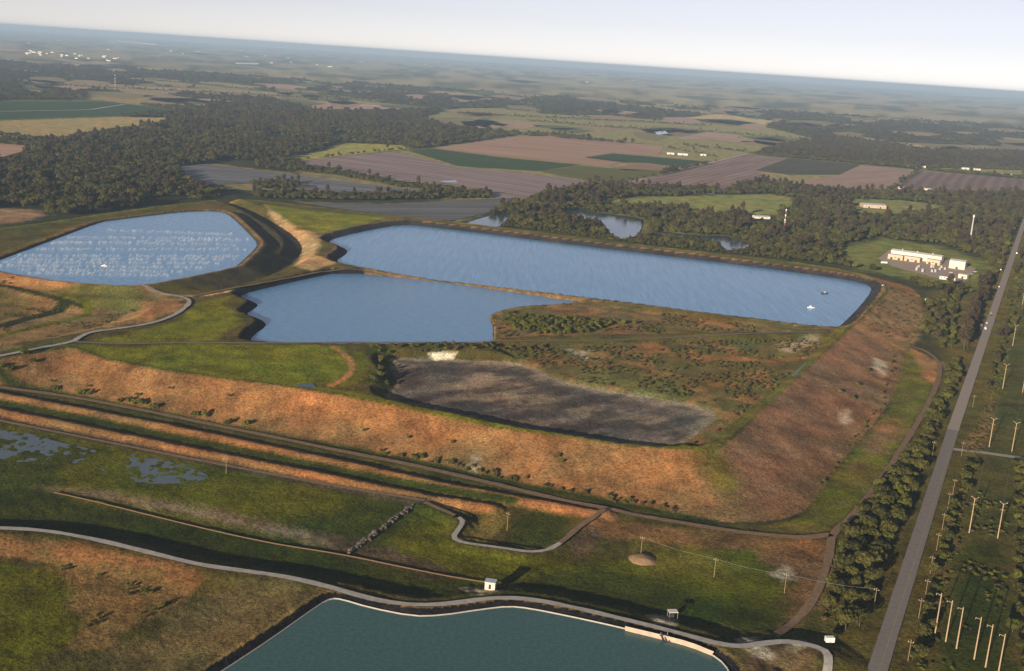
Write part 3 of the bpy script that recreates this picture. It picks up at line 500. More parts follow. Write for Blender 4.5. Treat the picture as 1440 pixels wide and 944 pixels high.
# ---------------------------------------------------------------- vegetation prototypes
def crown_mesh(name, rx, rz, zc, lobes, per, leaf, seed, m, droop=0.):
    r = random.Random(seed); V = []; Fc = []
    for k in range(lobes):
        a = r.uniform(0, 6.283); q = math.sqrt(r.uniform(.0, 1))*.72 if k else 0
        cx, cy = rx*q*math.cos(a), rx*q*math.sin(a); cz = zc+rz*r.uniform(-.55, .65)*(1-.55*q); lr = rx*r.uniform(.34, .55); lz = min(rz, lr)*r.uniform(.65, .95)
        for _ in range(per):
            d = Vector((r.gauss(0, 1), r.gauss(0, 1), r.gauss(0, 1)+.25)).normalized(); e = r.uniform(.72, 1.05)
            p = Vector((cx+d.x*lr*e, cy+d.y*lr*e, cz+d.z*lz*e-droop*r.random()))
            n = (d+Vector((r.uniform(-.7, .7), r.uniform(-.7, .7), r.uniform(-.5, .7)))).normalized(); t = n.orthogonal().normalized(); b = n.cross(t); s = leaf*r.uniform(.6, 1.3); t = t*s; b = b*s*r.uniform(.5, .9); j = len(V)
            V += [tuple(p+t), tuple(p+b), tuple(p-t*.9), tuple(p-b)]; Fc.append((j, j+1, j+2, j+3))
    me = mesh(name, V, Fc); me.materials.append(m); return me
def trunk_mesh(h, r, seed, sp):
    b = MB(); q = random.Random(seed); b.tube((0, 0, -.6), (0, 0, h), r, r*.55, 7)
    for k in range(4):
        a = k*1.57+q.uniform(-.5, .5); b.tube((0, 0, h*q.uniform(.6, .95)), (sp*math.cos(a), sp*math.sin(a), h*q.uniform(1.3, 1.7)), r*.45, r*.15, 5)
    me = mesh('trunk', b.V, b.F); me.materials.append(M['bark']); return me
def tree_proto(kind, seed):
    if kind == 'oak': return crown_mesh('crown', 4.2, 2.7, 4.6, 11, 62, .62, seed, M['leaf']), trunk_mesh(3.2, .28, seed, 1.8)
    if kind == 'green': return crown_mesh('crown', 3.4, 2.3, 3.6, 9, 62, .55, seed, M['leafy']), trunk_mesh(2.5, .2, seed, 1.4)
    if kind == 'tall': return crown_mesh('crown', 3.0, 6.5, 9.5, 17, 55, .6, seed, M['leafd'], 1.2), trunk_mesh(6.5, .3, seed, 1.2)
    if kind == 'shrub': return crown_mesh('foliage', 1.7, 1.1, 1.0, 6, 45, .36, seed, M['leafy']), trunk_mesh(.7, .07, seed, .6)
    return crown_mesh('foliage', 1.9, 1.0, .9, 6, 45, .38, seed, M['scrub']), trunk_mesh(.6, .07, seed, .7)
PROTO = {k: [tree_proto(k, 10*i+hash_) for i in range(n)] for k, n, hash_ in (('oak', 5, 3), ('green', 4, 5), ('tall', 3, 7), ('shrub', 4, 9), ('scrub', 3, 12))}
SMARKS = [(at(u, v, 13)[:2], t) for u, v, t in ((690, 455, 'by the sandy shore'), (740, 432, 'near the thicket tip'), (830, 427, 'near the dike between reservoirs'), (800, 472, 'beside the causeway track'), (900, 445, 'toward the open scrub'), (735, 468, 'near the pale ramp'), (640, 657, 'near the slope gully'), (560, 643, 'beside the toe track'), (760, 685, 'above the small cells'), (900, 712, 'toward the dike corner'), (530, 540, 'on the basin corner'), (600, 495, 'below the causeway'), (700, 490, 'beside the basin shore'))]
def plant(name, kind, xy, scale, label, cat, group, flat=1.):
    if name == 'shrub': label = ('small ' if scale < .95 else 'large ' if scale > 1.65 else 'mid sized ')+('' if kind == 'shrub' else 'brownish ')+label+(' '+min(SMARKS, key=lambda q: np.hypot(*(q[0]-xy)))[1] if group in ('shrubs of the waterside thicket', 'shrubs in the toe ditch', 'shrubs round the dry basin') else '')
    cr, tr = random.choice(PROTO[kind]); e = empty(name, (xy[0], xy[1], hz(*xy)), random.uniform(0, 6.28)); e.scale = (scale, scale*random.uniform(.85, 1.15), scale*flat)
    tag(e, label, cat, group); link('trunk' if name != 'shrub' else 'stem', tr, None, e); link('crown' if name != 'shrub' else 'foliage', cr, None, e); return e
def fill(poly, spacing, rnd, excl=(), soft=()):
    lo = poly.min(0); hi = poly.max(0); out = []; nx = int((hi[0]-lo[0])/spacing)+1; ny = int((hi[1]-lo[1])/spacing)+1
    gx, gy = np.meshgrid(np.arange(nx), np.arange(ny)); x = lo[0]+(gx.ravel()+rnd.uniform(0, 1, gx.size))*spacing; yv = lo[1]+(gy.ravel()+rnd.uniform(0, 1, gx.size))*spacing
    k = sdf(poly, x, yv, 5) < 0
    for e in excl: k &= sdf(e, x, yv, 60) > 3
    for e in soft: k &= sdf(e, x, yv, 60) > (fbm(x, yv, 45, 91)-.42)*70
    return np.stack([x[k], yv[k]], 1)
road_clear = np.array([rp(RA-np.append(RD, 0)*100, -9), rp(RB+np.append(RD, 0)*900, -9), rp(RB+np.append(RD, 0)*900, 7), rp(RA-np.append(RD, 0)*100, 7)])
BELTS = [([(1153, 877), (1177, 790), (1187, 747), (1207, 723), (1247, 673), (1280, 630), (1300, 592), (1322, 555), (1332, 520), (1345, 505), (1352, 525), (1335, 565), (1318, 605), (1307, 632), (1293, 682), (1273, 740), (1253, 797), (1237, 832), (1217, 890), (1190, 887)], 7.3, ('oak', 'oak', 'green'), 'leafy green tree in the belt between the dirt track and the paved road', 'trees between track and road', (.65, 1.25)),
 ([(1288, 430), (1310, 420), (1335, 412), (1350, 402), (1347, 440), (1340, 492), (1322, 492), (1302, 472), (1285, 455)], 24, ('oak', 'green'), 'rounded tree in the scrub between the outer dike and the brown casuarinas', 'trees below the outer dike', (.7, 1.1)),
 ([(1262, 930), (1277, 860), (1293, 805), (1312, 747), (1330, 697), (1343, 652), (1377, 649), (1370, 692), (1350, 700), (1338, 760), (1320, 830), (1313, 890), (1300, 950)], 6.9, ('oak', 'oak', 'green'), 'tree in the narrow belt between the paved road and the power line clearing', 'trees beside the power clearing', (.45, .9)),
 ([(1348, 626), (1358, 600), (1372, 560), (1387, 505), (1402, 455), (1420, 395), (1436, 345), (1455, 345), (1440, 440), (1418, 470), (1402, 520), (1385, 560), (1372, 600), (1364, 628)], 21, ('oak', 'oak', 'green'), 'tree in the roadside wood beyond the paved side road', 'trees beyond the side road', (.7, 1.1)),
 ([(1428, 655), (1450, 655), (1470, 960), (1436, 960), (1432, 850), (1420, 800), (1427, 730)], 6.8, ('oak', 'oak', 'green'), 'tree on the far edge of the power line clearing', 'trees on the clearing edge', (.8, 1.15))]
MARKS = [(at(u, v)[:2], t) for u, v, t in ((1165, 911, 'near the white box trailer'), (1229, 854, 'near the wire pole in the belt'), (1168, 752, 'near the track junction'), (1240, 675, 'below the east slope corner'), (1300, 580, 'beside the grassy east toe'), (1325, 510, 'where the track bends'), (1315, 890, 'near the six tall poles'), (1363, 748, 'near the forked pole pair'), (1345, 632, 'near the paved side road'), (1385, 463, 'near the parked vans'), (1303, 418, 'near the outer dike pickup'), (1425, 380, 'toward the plant entrance'))]
for pts, sp, kinds, lab, grp, (s0, s1) in BELTS:
    for p in fill(P(pts), sp, RNG, [road_clear]):
        k = random.choice(kinds); s_ = random.uniform(s0, s1); mk = min(MARKS, key=lambda q: np.hypot(*(q[0]-p)))[1]; tr_ = (s_-s0)/(s1-s0)
        l = ('small ', 'mid sized ', 'large ')[min(2, int(tr_*3))]+('dark olive ' if k == 'oak' else 'bright green ')+lab.split(' in the ')[0].split(' on the ')[0].replace('leafy green ', '').replace('rounded ', '')+' '+mk+', '+{'trees between track and road': 'between track and road', 'trees below the outer dike': 'below the outer dike', 'trees beside the power clearing': 'east of the road', 'trees beyond the side road': 'beyond the side road', 'trees on the clearing edge': 'edging the clearing'}[grp]
        plant('tree', k, p, s_, l, 'tree', grp, random.uniform(.85, 1.2))
a, b = at(1353, 492)[:2], at(1389, 398)[:2]; nT = 34
for i in range(nT):
    p = a+(b-a)*(i+random.uniform(-.3, .3))/nT+RN*random.uniform(-5, 4); tr_ = plant('tree', 'tall', p, random.uniform(1.15, 1.6), ('broad ' if i % 3 == 0 else 'slim ' if i % 3 == 1 else '')+'tall brownish casuarina tree '+('near the parked vans' if i < 10 else 'midway along the casuarina row' if i < 23 else 'at the plant end of the casuarina row'), 'tree', 'tall casuarina row'); tr_.scale = (tr_.scale[0]*(1.25, .75, 1)[i % 3], tr_.scale[1]*(1.25, .75, 1)[i % 3], tr_.scale[2])
plant('tree', 'green', at(1424, 888)[:2], 1.2, 'round bright tree beside the six tall power poles', 'tree', 'trees on the clearing edge')
SH = 'shrub'
for u, v in [(130, 540), (145, 540), (188, 555), (20, 600), (60, 602), (300, 655), (450, 680), (495, 683), (660, 720), (715, 725), (750, 735), (785, 740), (850, 755), (1080, 800), (1130, 805), (1360, 850), (1260, 840)]:
    plant(SH, 'shrub', at(u/3.933, 380+v/3.933, 2 if v > 590 else 5)[:2], random.uniform(1.5, 2.3), 'bright green shrub at the foot of the orange dike slope', 'shrub', 'shrubs along the dike foot')
for u, v, z in [(74, 532, 6), (123, 540, 6), (194, 553, 6), (239, 552, 6), (323, 562, 7), (575, 610, 9), (512, 600, 9), (635, 621, 8), (786, 638, 11), (790, 647, 9)]:
    plant(SH, 'shrub', at(u, v, z)[:2], random.uniform(.7, 1.1), 'lone shrub dotted on the orange dike face', 'shrub', 'shrubs on the dike face')
for u, v, z in [(1199, 560, 6), (1206, 541, 7), (1182, 550, 9), (1220, 523, 6), (1253, 508, 5)]:
    plant(SH, 'shrub', at(u, v, z)[:2], random.uniform(1.2, 1.6), 'green shrub casting a long shadow on the brown east slope', 'shrub', 'shrubs on the east slope')
l = P([(500, 632), (560, 643), (640, 657), (700, 672), (850, 702), (960, 722)]); 
for i in range(60):
    t = random.uniform(.05, .98)**.8*(len(l)-1); j = int(t); p = l[j]+(l[min(j+1, len(l)-1)]-l[j])*(t-j)+np.array([random.uniform(-3, 3), random.uniform(-1, 5)])
    plant(SH, random.choice(('shrub', 'scrub')), p, random.uniform(.6, 1.3), 'dark shrub in the toe ditch below the dike', 'shrub', 'shrubs in the toe ditch')
THK = P([(700, 441), (740, 432), (830, 427), (890, 435), (925, 445), (920, 452), (860, 458), (850, 466), (790, 470), (740, 470), (712, 462), (705, 452)], 13)
for p in fill(THK, 6.6, RNG)[:150]: plant(SH, 'shrub', p, random.uniform(1.3, 2.1), 'dense green shrub in the thicket beside the blue reservoir', 'shrub', 'shrubs of the waterside thicket')
SHORE = P([(515, 492), (545, 489), (700, 486), (790, 486), (790, 493), (700, 497), (560, 499), (545, 505), (560, 530), (552, 548), (520, 546), (512, 540), (530, 520)], 13)
for p in fill(SHORE, 7.5, RNG, [DRYP])[:70]: plant(SH, random.choice(('shrub', 'scrub')), p, random.uniform(.8, 1.5), 'shrub fringing the dark dry basin', 'shrub', 'shrubs round the dry basin')
# scattered mass vegetation as instances
def scatter(name, pts, scales, protos, label):
    n = len(pts); me = bpy.data.meshes.new(name); me.vertices.add(n); me.vertices.foreach_set('co', np.asarray(pts, float).ravel())
    for nm, tp, d in (('sc', 'FLOAT_VECTOR', np.asarray(scales, float).ravel()), ):
        at_ = me.attributes.new(nm, tp, 'POINT'); at_.data.foreach_set('vector', d)
    rz = me.attributes.new('rz', 'FLOAT_VECTOR', 'POINT'); v = np.zeros((n, 3)); v[:, 2] = RNG.uniform(0, 6.28, n); rz.data.foreach_set('vector', v.ravel())
    ix = me.attributes.new('ix', 'INT', 'POINT'); ix.data.foreach_set('value', RNG.integers(0, len(protos), n).astype(np.int32))
    o = link(name, me); g = bpy.data.node_groups.new(name, 'GeometryNodeTree'); g.interface.new_socket('Geometry', in_out='INPUT', socket_type='NodeSocketGeometry'); g.interface.new_socket('Geometry', in_out='OUTPUT', socket_type='NodeSocketGeometry')
    N = g.nodes; gi = N.new('NodeGroupInput'); go = N.new('NodeGroupOutput'); ip = N.new('GeometryNodeInstanceOnPoints'); gg = N.new('GeometryNodeGeometryToInstance')
    for po in reversed(protos):
        oi = N.new('GeometryNodeObjectInfo'); oi.inputs[0].default_value = po; g.links.new(oi.outputs['Geometry'], gg.inputs[0])
    def attr(nm, tp):
        a = N.new('GeometryNodeInputNamedAttribute'); a.data_type = tp; a.inputs[0].default_value = nm; return a.outputs[0]
    g.links.new(gi.outputs[0], ip.inputs['Points']); g.links.new(gg.outputs[0], ip.inputs['Instance']); ip.inputs['Pick Instance'].default_value = True
    g.links.new(attr('ix', 'INT'), ip.inputs['Instance Index']); g.links.new(attr('sc', 'FLOAT_VECTOR'), ip.inputs['Scale'])
    er = N.new('FunctionNodeEulerToRotation'); g.links.new(attr('rz', 'FLOAT_VECTOR'), er.inputs[0]); g.links.new(er.outputs[0], ip.inputs['Rotation']); g.links.new(ip.outputs[0], go.inputs[0])
    md = o.modifiers.new('scatter', 'NODES'); md.node_group = g; return tag(o, label, kind='stuff')
def crowns(kind, n):
    out = []
    for o in C.objects:
        if o.name.startswith(('crown', 'foliage')) and o.data in [c for c, _ in PROTO[kind]] and o.data not in [x.data for x in out]: out.append(o)
    return out[:n]
FG = [P(p) for p, _ in FAR_GRASS]; PLANT = P([(1228, 366), (1250, 346), (1330, 360), (1382, 374), (1370, 412), (1310, 404), (1240, 390)])
G = P([(655, 318), (700, 296), (735, 285), (770, 272), (840, 261), (850, 267), (1010, 269), (1012, 275), (1040, 262), (1070, 255), (1100, 263), (1200, 271), (1300, 273), (1480, 273), (1480, 330), (1425, 358), (1392, 400), (1350, 420), (1330, 410), (1290, 405), (1272, 393), (1210, 379), (1080, 362), (900, 340), (720, 316)])
F1 = P([(-150, 240), (0, 225), (73, 200), (133, 190), (233, 173), (285, 160), (300, 145), (377, 140), (480, 165), (600, 180), (713, 192), (590, 207), (474, 200), (449, 210), (388, 223), (330, 225), (239, 236), (277, 261), (315, 274), (292, 280), (178, 294), (84, 305), (60, 299), (0, 291), (-150, 310)])
ROWS = [P([(360, 229), (470, 241), (560, 259), (655, 268), (655, 273), (560, 264), (470, 247), (360, 236)]), P([(350, 258), (420, 258), (430, 264), (360, 266)]), P([(355, 270), (500, 276), (690, 271), (690, 279), (500, 283), (355, 279)]), P([(850, 262), (1010, 266), (1012, 273), (850, 269)]), P([(1065, 218), (1100, 203), (1180, 194), (1250, 202), (1310, 213), (1500, 214), (1500, 242), (1300, 236), (1200, 229), (1080, 220)])]
HEDGE = [[(600, 180), (700, 186), (790, 190)], [(640, 160), (760, 166), (900, 172), (1000, 178)], [(700, 153), (760, 158), (830, 166)], [(740, 170), (860, 180), (1000, 186), (1130, 197)], [(960, 205), (1050, 214)], [(935, 208), (1010, 222)], [(150, 163), (263, 159)], [(0, 190), (75, 198)], [(420, 226), (553, 212)], [(575, 210), (607, 208)], [(845, 258), (870, 258), (960, 240)], [(1248, 269), (1293, 241)], [(60, 120), (300, 131), (500, 142)], [(200, 112), (600, 150)], [(500, 117), (900, 150)], [(850, 140), (1300, 175)], [(1100, 160), (1440, 185)]]
for hl in HEDGE:
    q = P(hl); ROWS.append(np.vstack([q+np.array([0, 6]), q[::-1]-np.array([0, 6])]))
pts = []; sc = []
stackT = TOE
def add(p, s0, s1, flat=1.):
    s = RNG.uniform(s0, s1, len(p)); pts.append(np.column_stack([p, height(p[:, 0], p[:, 1], False) if p[:, 1].min() < 2300 else np.zeros(len(p))])); sc.append(np.column_stack([s, s*RNG.uniform(.85, 1.15, len(p)), s*flat*RNG.uniform(.8, 1.25, len(p))]))
add(fill(G, 8.2, RNG, PONDS+[q-np.array([0, w_]) for q in PONDS for w_ in (14, 30, 46, 62, 78)]+[P([(1050, 300), (1092, 300), (1092, 320), (1050, 318)]), P([(1205, 284), (1255, 284), (1262, 308), (1205, 306)])]+[CREST+np.array([0, 11]), CREST, road_clear, PLANT], [FG[0], FG[1], FG[2]]), .65, 1.6)
add(fill(P([(655, 318), (690, 300), (720, 300), (790, 298), (845, 308), (870, 330), (905, 333), (960, 333), (1040, 348), (1090, 340), (1110, 366), (900, 344), (720, 320)]), 6, RNG, PONDS+[CREST+np.array([0, 9]), CREST]), .35, .62)
f = fill(F1, 9.0, RNG, [FG[3], stackT]); f = f[(fbm(f[:, 0], f[:, 1], 110, 61) > .32) & (fbm(f[:, 0], f[:, 1], 32, 62) > .3)]; add(f, .6, 1.9)
for r in (1, 3): add(fill(P(BELTS[r][0]), 9.5, RNG, [road_clear, stackT]), .6, 1.2)
for r in ROWS: add(fill(r, 8, RNG), .8, 1.3)
x = RNG.uniform(-.62, .62, 260000); yv = 2300*np.exp(RNG.uniform(0, 1, 260000)*math.log(8500/2300)); x = x*yv
keep = RNG.uniform(0, 1, len(x)) < np.minimum(1, (yv/5200)**1)  # even ground density
nfp = fbm(x, yv, 900, 21, 4); nf2p = fbm(x, yv, 260, 25, 3); keep &= ~((nfp > .54) & (nf2p > .38)); keep &= (RNG.uniform(0, 1, len(x)) < .45+1.2*(fbm(x, yv, 150, 27)-.4))
for q in FG+[F1]+PATCH: keep &= sdf(q, x, yv, 10) > 0
keep &= (yv > 2500) | (np.abs(x) > .0)
keep &= ~((yv < 2450) & (x < .25*yv))
x = x[keep][:46000]; yv = yv[keep][:46000]; s = np.clip(yv/2600, 1, 2.6)*RNG.uniform(.8, 1.4, len(x))
pts.append(np.column_stack([x, yv, np.zeros(len(x))])); sc.append(np.column_stack([s*1.25, s*1.25, np.clip(s, .8, 1.35)]))
scatter('woodland', np.vstack(pts), np.vstack(sc), crowns('oak', 5)+crowns('green', 2)+crowns('oak', 2)+crowns('tall', 1), 'dark evergreen woodland spreading round the fields toward the horizon')
sp = fill(EAST, 5, RNG, [DRYP]); sp = sp[fbm(sp[:, 0], sp[:, 1], 22, 71) > .44]; s2 = fill(ISLE, 5, RNG, [THK]); s2 = s2[fbm(s2[:, 0], s2[:, 1], 22, 72) > .5]
s3 = fill(P([(1265, 500), (1250, 560), (1213, 608), (1150, 690), (1120, 715), (1140, 690), (1235, 560), (1255, 500)], 3), 5, RNG); s3 = s3[RNG.uniform(0, 1, len(s3)) < .5]
s4 = fill(P([(1200, 458), (1250, 412), (1290, 415), (1297, 440), (1283, 478), (1215, 470)], 6), 6, RNG); s4 = s4[RNG.uniform(0, 1, len(s4)) < .5]
s5 = fill(P([(0, 400), (130, 440), (250, 430), (215, 452), (60, 478), (0, 490)], 9), 6, RNG); s5 = s5[fbm(s5[:, 0], s5[:, 1], 25, 73) > .58]
s6 = fill(P([(80, 790), (250, 830), (230, 855), (150, 900), (110, 900), (118, 870), (85, 850)], 1), 4, RNG); s6 = s6[fbm(s6[:, 0], s6[:, 1], 15, 74) > .55]
s7 = fill(P([(1258, 944), (1300, 800), (1345, 655), (1385, 560), (1420, 440), (1435, 440), (1395, 600), (1365, 690), (1345, 800), (1312, 944)]), 4.5, RNG, [road_clear]); s7 = s7[RNG.uniform(0, 1, len(s7)) < .9]
s8 = fill(P([(1170, 780), (1300, 600), (1345, 505), (1355, 530), (1310, 640), (1225, 880), (1150, 885)]), 5, RNG, [road_clear]); s8 = s8[RNG.uniform(0, 1, len(s8)) < .9]
s9 = fill(P([(1318, 944), (1350, 800), (1372, 690), (1420, 700), (1420, 944)]), 5, RNG); s9 = s9[fbm(s9[:, 0], s9[:, 1], 25, 75) > .58]
sp = np.vstack([s9, sp, s2, s3, s4, s5, s6, s7, s8]); s = RNG.uniform(.35, 1.05, len(sp))
scatter('scrub', np.column_stack([sp, height(sp[:, 0], sp[:, 1], False)-.15]), np.column_stack([s, s, s*.8]), crowns('scrub', 2)+crowns('shrub', 4), 'low mixed scrub covering basin floors and banks')
# ---------------------------------------------------------------- poles and towers
def pole(uv, h, r, label, cat='utility pole', group=None, arms='cross', m='pole', name='utility_pole', lean=0.):
    p = at(*uv); z = hz(p[0], p[1]); e = empty(name, (p[0], p[1], z), math.atan2(RD[1], RD[0])-math.pi/2); tag(e, label, cat, group)
    MB().tube((0, 0, -1), (0, 0, h), r, r*.6, 8).build('shaft', M[m], e)
    if arms == 'cross':
        MB().box(-1.3, 1.3, -.08, .08, h-.9, h-.7).build('crossarm', M['pole'], e)
        for x in (-1.1, 0, 1.1): MB().tube((x, 0, h-.7 if x else h), (x, 0, h-.35 if x else h+.35), .09, .05).build('insulator', M['white'], e)
    elif arms == 'vee':
        for s in (-1, 1):
            MB().tube((0, 0, h-.8), (1.9*s, 0, h+.9), .16, .1).build('arm', M[m], e); MB().tube((1.9*s, 0, h+.9), (1.9*s, 0, h+.3), .1, .08).build('insulator', M['white'], e)
        MB().tube((-1.3, 0, h-4), (1.3, 0, h-4), .1).build('brace', M[m], e)
    elif arms == 'side':
        MB().tube((0, 0, h-1.2), (-2.2, 0, h-.8), .13, .1).build('arm', M[m], e); MB().tube((-2.2, 0, h-.8), (-2.2, 0, h-1.6), .12).build('insulator', M['steel'], e)
        for q in (3.5, 6): MB().tube((0, .3, h-q), (0, -.9, h-q), .1).build('insulator', M['steel'], e)
    return e
six = [(1315, 890), (1330, 901), (1345, 911), (1370, 926), (1386, 937), (1403, 951)]
for uv in six: pole(uv, 20.5, .35, 'tall pale dead end power pole in the row of six', 'power pole', 'six tall power poles', 'side', 'polec', 'power_pole')
for uv in [(1363, 748), (1403, 756), (1391, 628), (1423, 634), (1410, 546), (1438, 551), (1424, 486), (1436, 438)]: pole(uv, 21, .35, 'tall pale power pole with a forked top in the paired line', 'power pole', 'paired forked power poles', 'vee', 'polec', 'power_pole')
for uv in [(1277, 928), (1292, 868), (1301, 840), (1308, 806), (1317, 773), (1325, 744), (1333, 714), (1340, 694), (1352, 640), (1368, 572)]: pole(uv, 9.5, .17, 'thin wooden utility pole standing along the east side of the road', 'utility pole', 'roadside utility poles')
for uv, l in (((1103, 833), 'wooden utility pole beside the white sand patch'), ((1004, 811), 'thin wooden utility pole alone in the green meadow'), ((901, 780), 'wooden utility pole rising from the dirt mound'), ((1229, 854), 'wooden utility pole in the tree belt by the road'), ((318, 664), 'lone wooden pole at the marsh edge'), ((713, 745), 'short pole with a box between the two small cells'), ((1311, 640), 'thin pole on the west road verge')): pole(uv, 10, .18, l)
# wires of the meadow line
wl = [(901, 780), (1004, 811), (1103, 833), (1229, 854)]
for k in range(3):
    a = at(*wl[k]); b = at(*wl[k+1]); za, zb = hz(a[0], a[1])+9.9, hz(b[0], b[1])+9.9; mb = MB(); pr = None
    for i in range(13):
        t = i/12; q = (a[0]+(b[0]-a[0])*t, a[1]+(b[1]-a[1])*t, za+(zb-za)*t-1.2*4*t*(1-t))
        if pr: mb.tube(pr, q, .025, n=4)
        pr = q
    tag(mb.build('power_line', M['steel']), ['sagging wire from the mound pole to the meadow pole', 'sagging wire from the meadow pole to the sand patch pole', 'sagging wire from the sand patch pole to the roadside belt'][k], 'wire')
for cl, nm in (([(1363, 748), (1391, 628), (1410, 546), (1424, 486), (1436, 438)], 'left'), ([(1403, 756), (1423, 634), (1438, 551)], 'right')):
    for k in range(len(cl)-1):
        a = at(*cl[k]); b = at(*cl[k+1]); mb = MB(); pr = None
        for i in range(15):
            t = i/14; q = (a[0]+(b[0]-a[0])*t, a[1]+(b[1]-a[1])*t, 21.2-3.2*4*t*(1-t))
            if pr: mb.tube(pr, q, .025, n=4)
            pr = q
        tag(mb.build('power_line', M['steel']), 'high wire strung between forked power poles', 'wire', 'wires of the paired line')
p = at(1364, 339); e = empty('monopole_tower', p); tag(e, 'pale slim monopole tower above the roadside woods', 'tower')
MB().tube((0, 0, -1), (0, 0, 45), 1.4, .9, 10).build('shaft', M['steel'], e); MB().tube((0, 0, 40.5), (0, 0, 43.5), 1.6, 1.6, 10).build('antenna', M['white'], e)
def lattice(uv, H, w, label, bands):
    p = at(*uv); e = empty('lattice_tower', p); tag(e, label, 'tower')
    n = 10
    for k in range(n):
        z0, z1 = H*k/n, H*(k+1)/n; r0, r1 = w*(1-.75*k/n), w*(1-.75*(k+1)/n); mb = MB()
        c = [(math.cos(t), math.sin(t)) for t in (0, 2.094, 4.189)]
        for i in range(3):
            a, b = c[i], c[(i+1) % 3]; mb.tube((a[0]*r0, a[1]*r0, z0), (a[0]*r1, a[1]*r1, z1), .11, n=4); mb.tube((a[0]*r0, a[1]*r0, z0), (b[0]*r1, b[1]*r1, z1), .09, n=4); mb.tube((b[0]*r0, b[1]*r0, z0), (a[0]*r1, a[1]*r1, z1), .09, n=4)
        mb.build('lattice_section', M['red'] if k % 2 == 0 else M['white'], e)
    for z in (H*.62, H*.78, H*.96): MB().tube((0, 0, z-.9), (0, 0, z+.9), 1.1, 1.1, 8).build('antenna', M['white'], e)
lattice((1101, 334), 46, 1.3, 'red and white lattice radio tower in the woods', 1); lattice((162, 128), 70, 2.2, 'far thin radio mast beyond the forest', 1)
# ---------------------------------------------------------------- buildings
def bld(name, uv0, uv1, depth, h, label, wallm='cream', roofm='roofw', rise=1.2, doors=1, windows=2, group=None, cat='building', z=0.):
    a = at(*uv0, z); b = at(*uv1, z); L = float(np.hypot(b[0]-a[0], b[1]-a[1])); e = empty(name, (a[0], a[1], hz(a[0], a[1]) if a[1] < 2300 else 0), math.atan2(b[1]-a[1], b[0]-a[0])); tag(e, label, cat, group)
    wb = MB().box(0, L, 0, depth, -.5, h)
    if rise > .3:
        n = len(wb.V); wb.V += [(0.01, 0.01, h), (.01, depth-.01, h), (.01, depth/2, h+rise), (L-.01, .01, h), (L-.01, depth-.01, h), (L-.01, depth/2, h+rise)]; wb.F += [(n, n+2, n+1), (n+3, n+4, n+5)]
    wb.build('wall', M[wallm], e)
    if rise > .3: MB().gable(0, L, 0, depth, h+.02, rise).build('roof', M[roofm], e)
    else: MB().box(-.3, L+.3, -.3, depth+.3, h, h+.35).build('roof', M[roofm], e)
    dw = min(3.2, L*.25); dh = min(h*.75, 3.2)
    for k in range(doors):
        x = L*(k+.5)/max(doors, 1); MB().box(x-dw/2, x+dw/2, -.06, .05, 0, dh).build('door', M['dark'], e)
    for k in range(windows):
        x = L*(k+.5)/windows+(dw*.9 if windows == doors else 0); 
        if doors and any(abs(x-L*(q+.5)/doors) < dw*.8 for q in range(doors)): continue
        MB().box(x-.8, x+.8, -.05, .05, h*.4, h*.4+1.3).build('window', M['glass'], e)
    return e, L
e, L = bld('process_building', (1252, 361), (1323, 371), 17, 9.5, 'long cream industrial hall with white roof and three bays', rise=1.6, doors=3, windows=6)
for k in range(3): MB().box(L*(.2+.3*k)-.7, L*(.2+.3*k)+.7, 7.6, 9, 10.6, 12.8).build('roof_vent', M['steel'], e)
for (u0, v0, u1, v1), l in zip(((1248, 364, 1269, 367), (1271, 367, 1293, 370), (1302, 371, 1321, 374)), ('peach block unit before the long hall, farthest from the cube building', 'peach block unit before the long hall, middle of the three', 'peach block unit before the long hall, next to the cube building')): bld('process_unit', (u0, v0), (u1, v1), 9, 7, l, 'peach', 'roofb', 0, 2, 3, 'peach units before the hall')
bld('storage_building', (1334, 377), (1356, 380), 20, 11, 'cream cube shaped building beside the long hall', rise=1.5, doors=1, windows=2)
bld('shed', (1347, 391), (1359, 393), 8, 5, 'small cream shed with white roof below the cube building', rise=.8, doors=1, windows=1, cat='shed'); bld('office_trailer', (1321, 392), (1343, 395), 5, 3.2, 'low white trailer beside the small cream shed', 'white', 'roofw', 0, 1, 5, cat='trailer')
MB().box(-33, 40, -26, 20, .02, .2); pad = P([(1235, 364), (1250, 352), (1330, 365), (1372, 378), (1355, 398), (1310, 390), (1255, 375)]); sheet('concrete_yard', pad, .25, M['concrete'], 'concrete yard round the industrial hall')
rq = random.Random(3)
for i in range(11):
    p = at(rq.uniform(1275, 1330), rq.uniform(376, 384)); e = empty('transformer', (p[0], p[1], .25), rq.uniform(-.2, .2)); tag(e, 'grey electrical transformer in the yard before the peach units', 'transformer', 'transformers in the yard'); h = rq.uniform(1.8, 3.5)
    MB().box(-1.5, 1.5, -1, 1, 0, h, .1).build('tank', M['steel'], e)
    for x in (-.8, 0, .8): MB().tube((x, 0, h), (x, 0, h+1.1), .15, .08).build('bushing', M['white'], e)
    for x in (-1.7, 1.7): MB().box(x-.18, x+.18, -.8, .8, .3, h*.85).build('radiator', M['dark'], e)
p = at(1243, 371); e = empty('tank', p); tag(e, 'white horizontal tank lying left of the peach units', 'tank'); MB().tube((-4.5, 0, 1.8), (4.5, 0, 1.8), 1.4, n=14).build('vessel', M['white'], e)
for x in (-3, 3): MB().box(x-.3, x+.3, -1.2, 1.2, 0, .9).build('saddle', M['concrete'], e)
bld('house', (1214, 292), (1246, 294), 24, 6, 'wide farmhouse with blue grey metal roof in the clearing', 'peach', 'roofb', 2.5, 2, 4, cat='house'); bld('barn', (1062, 307), (1083, 308), 16, 3, 'low barn with pale roof at the pasture edge', 'cream', 'roofb', 1.5, 1, 2, cat='barn')
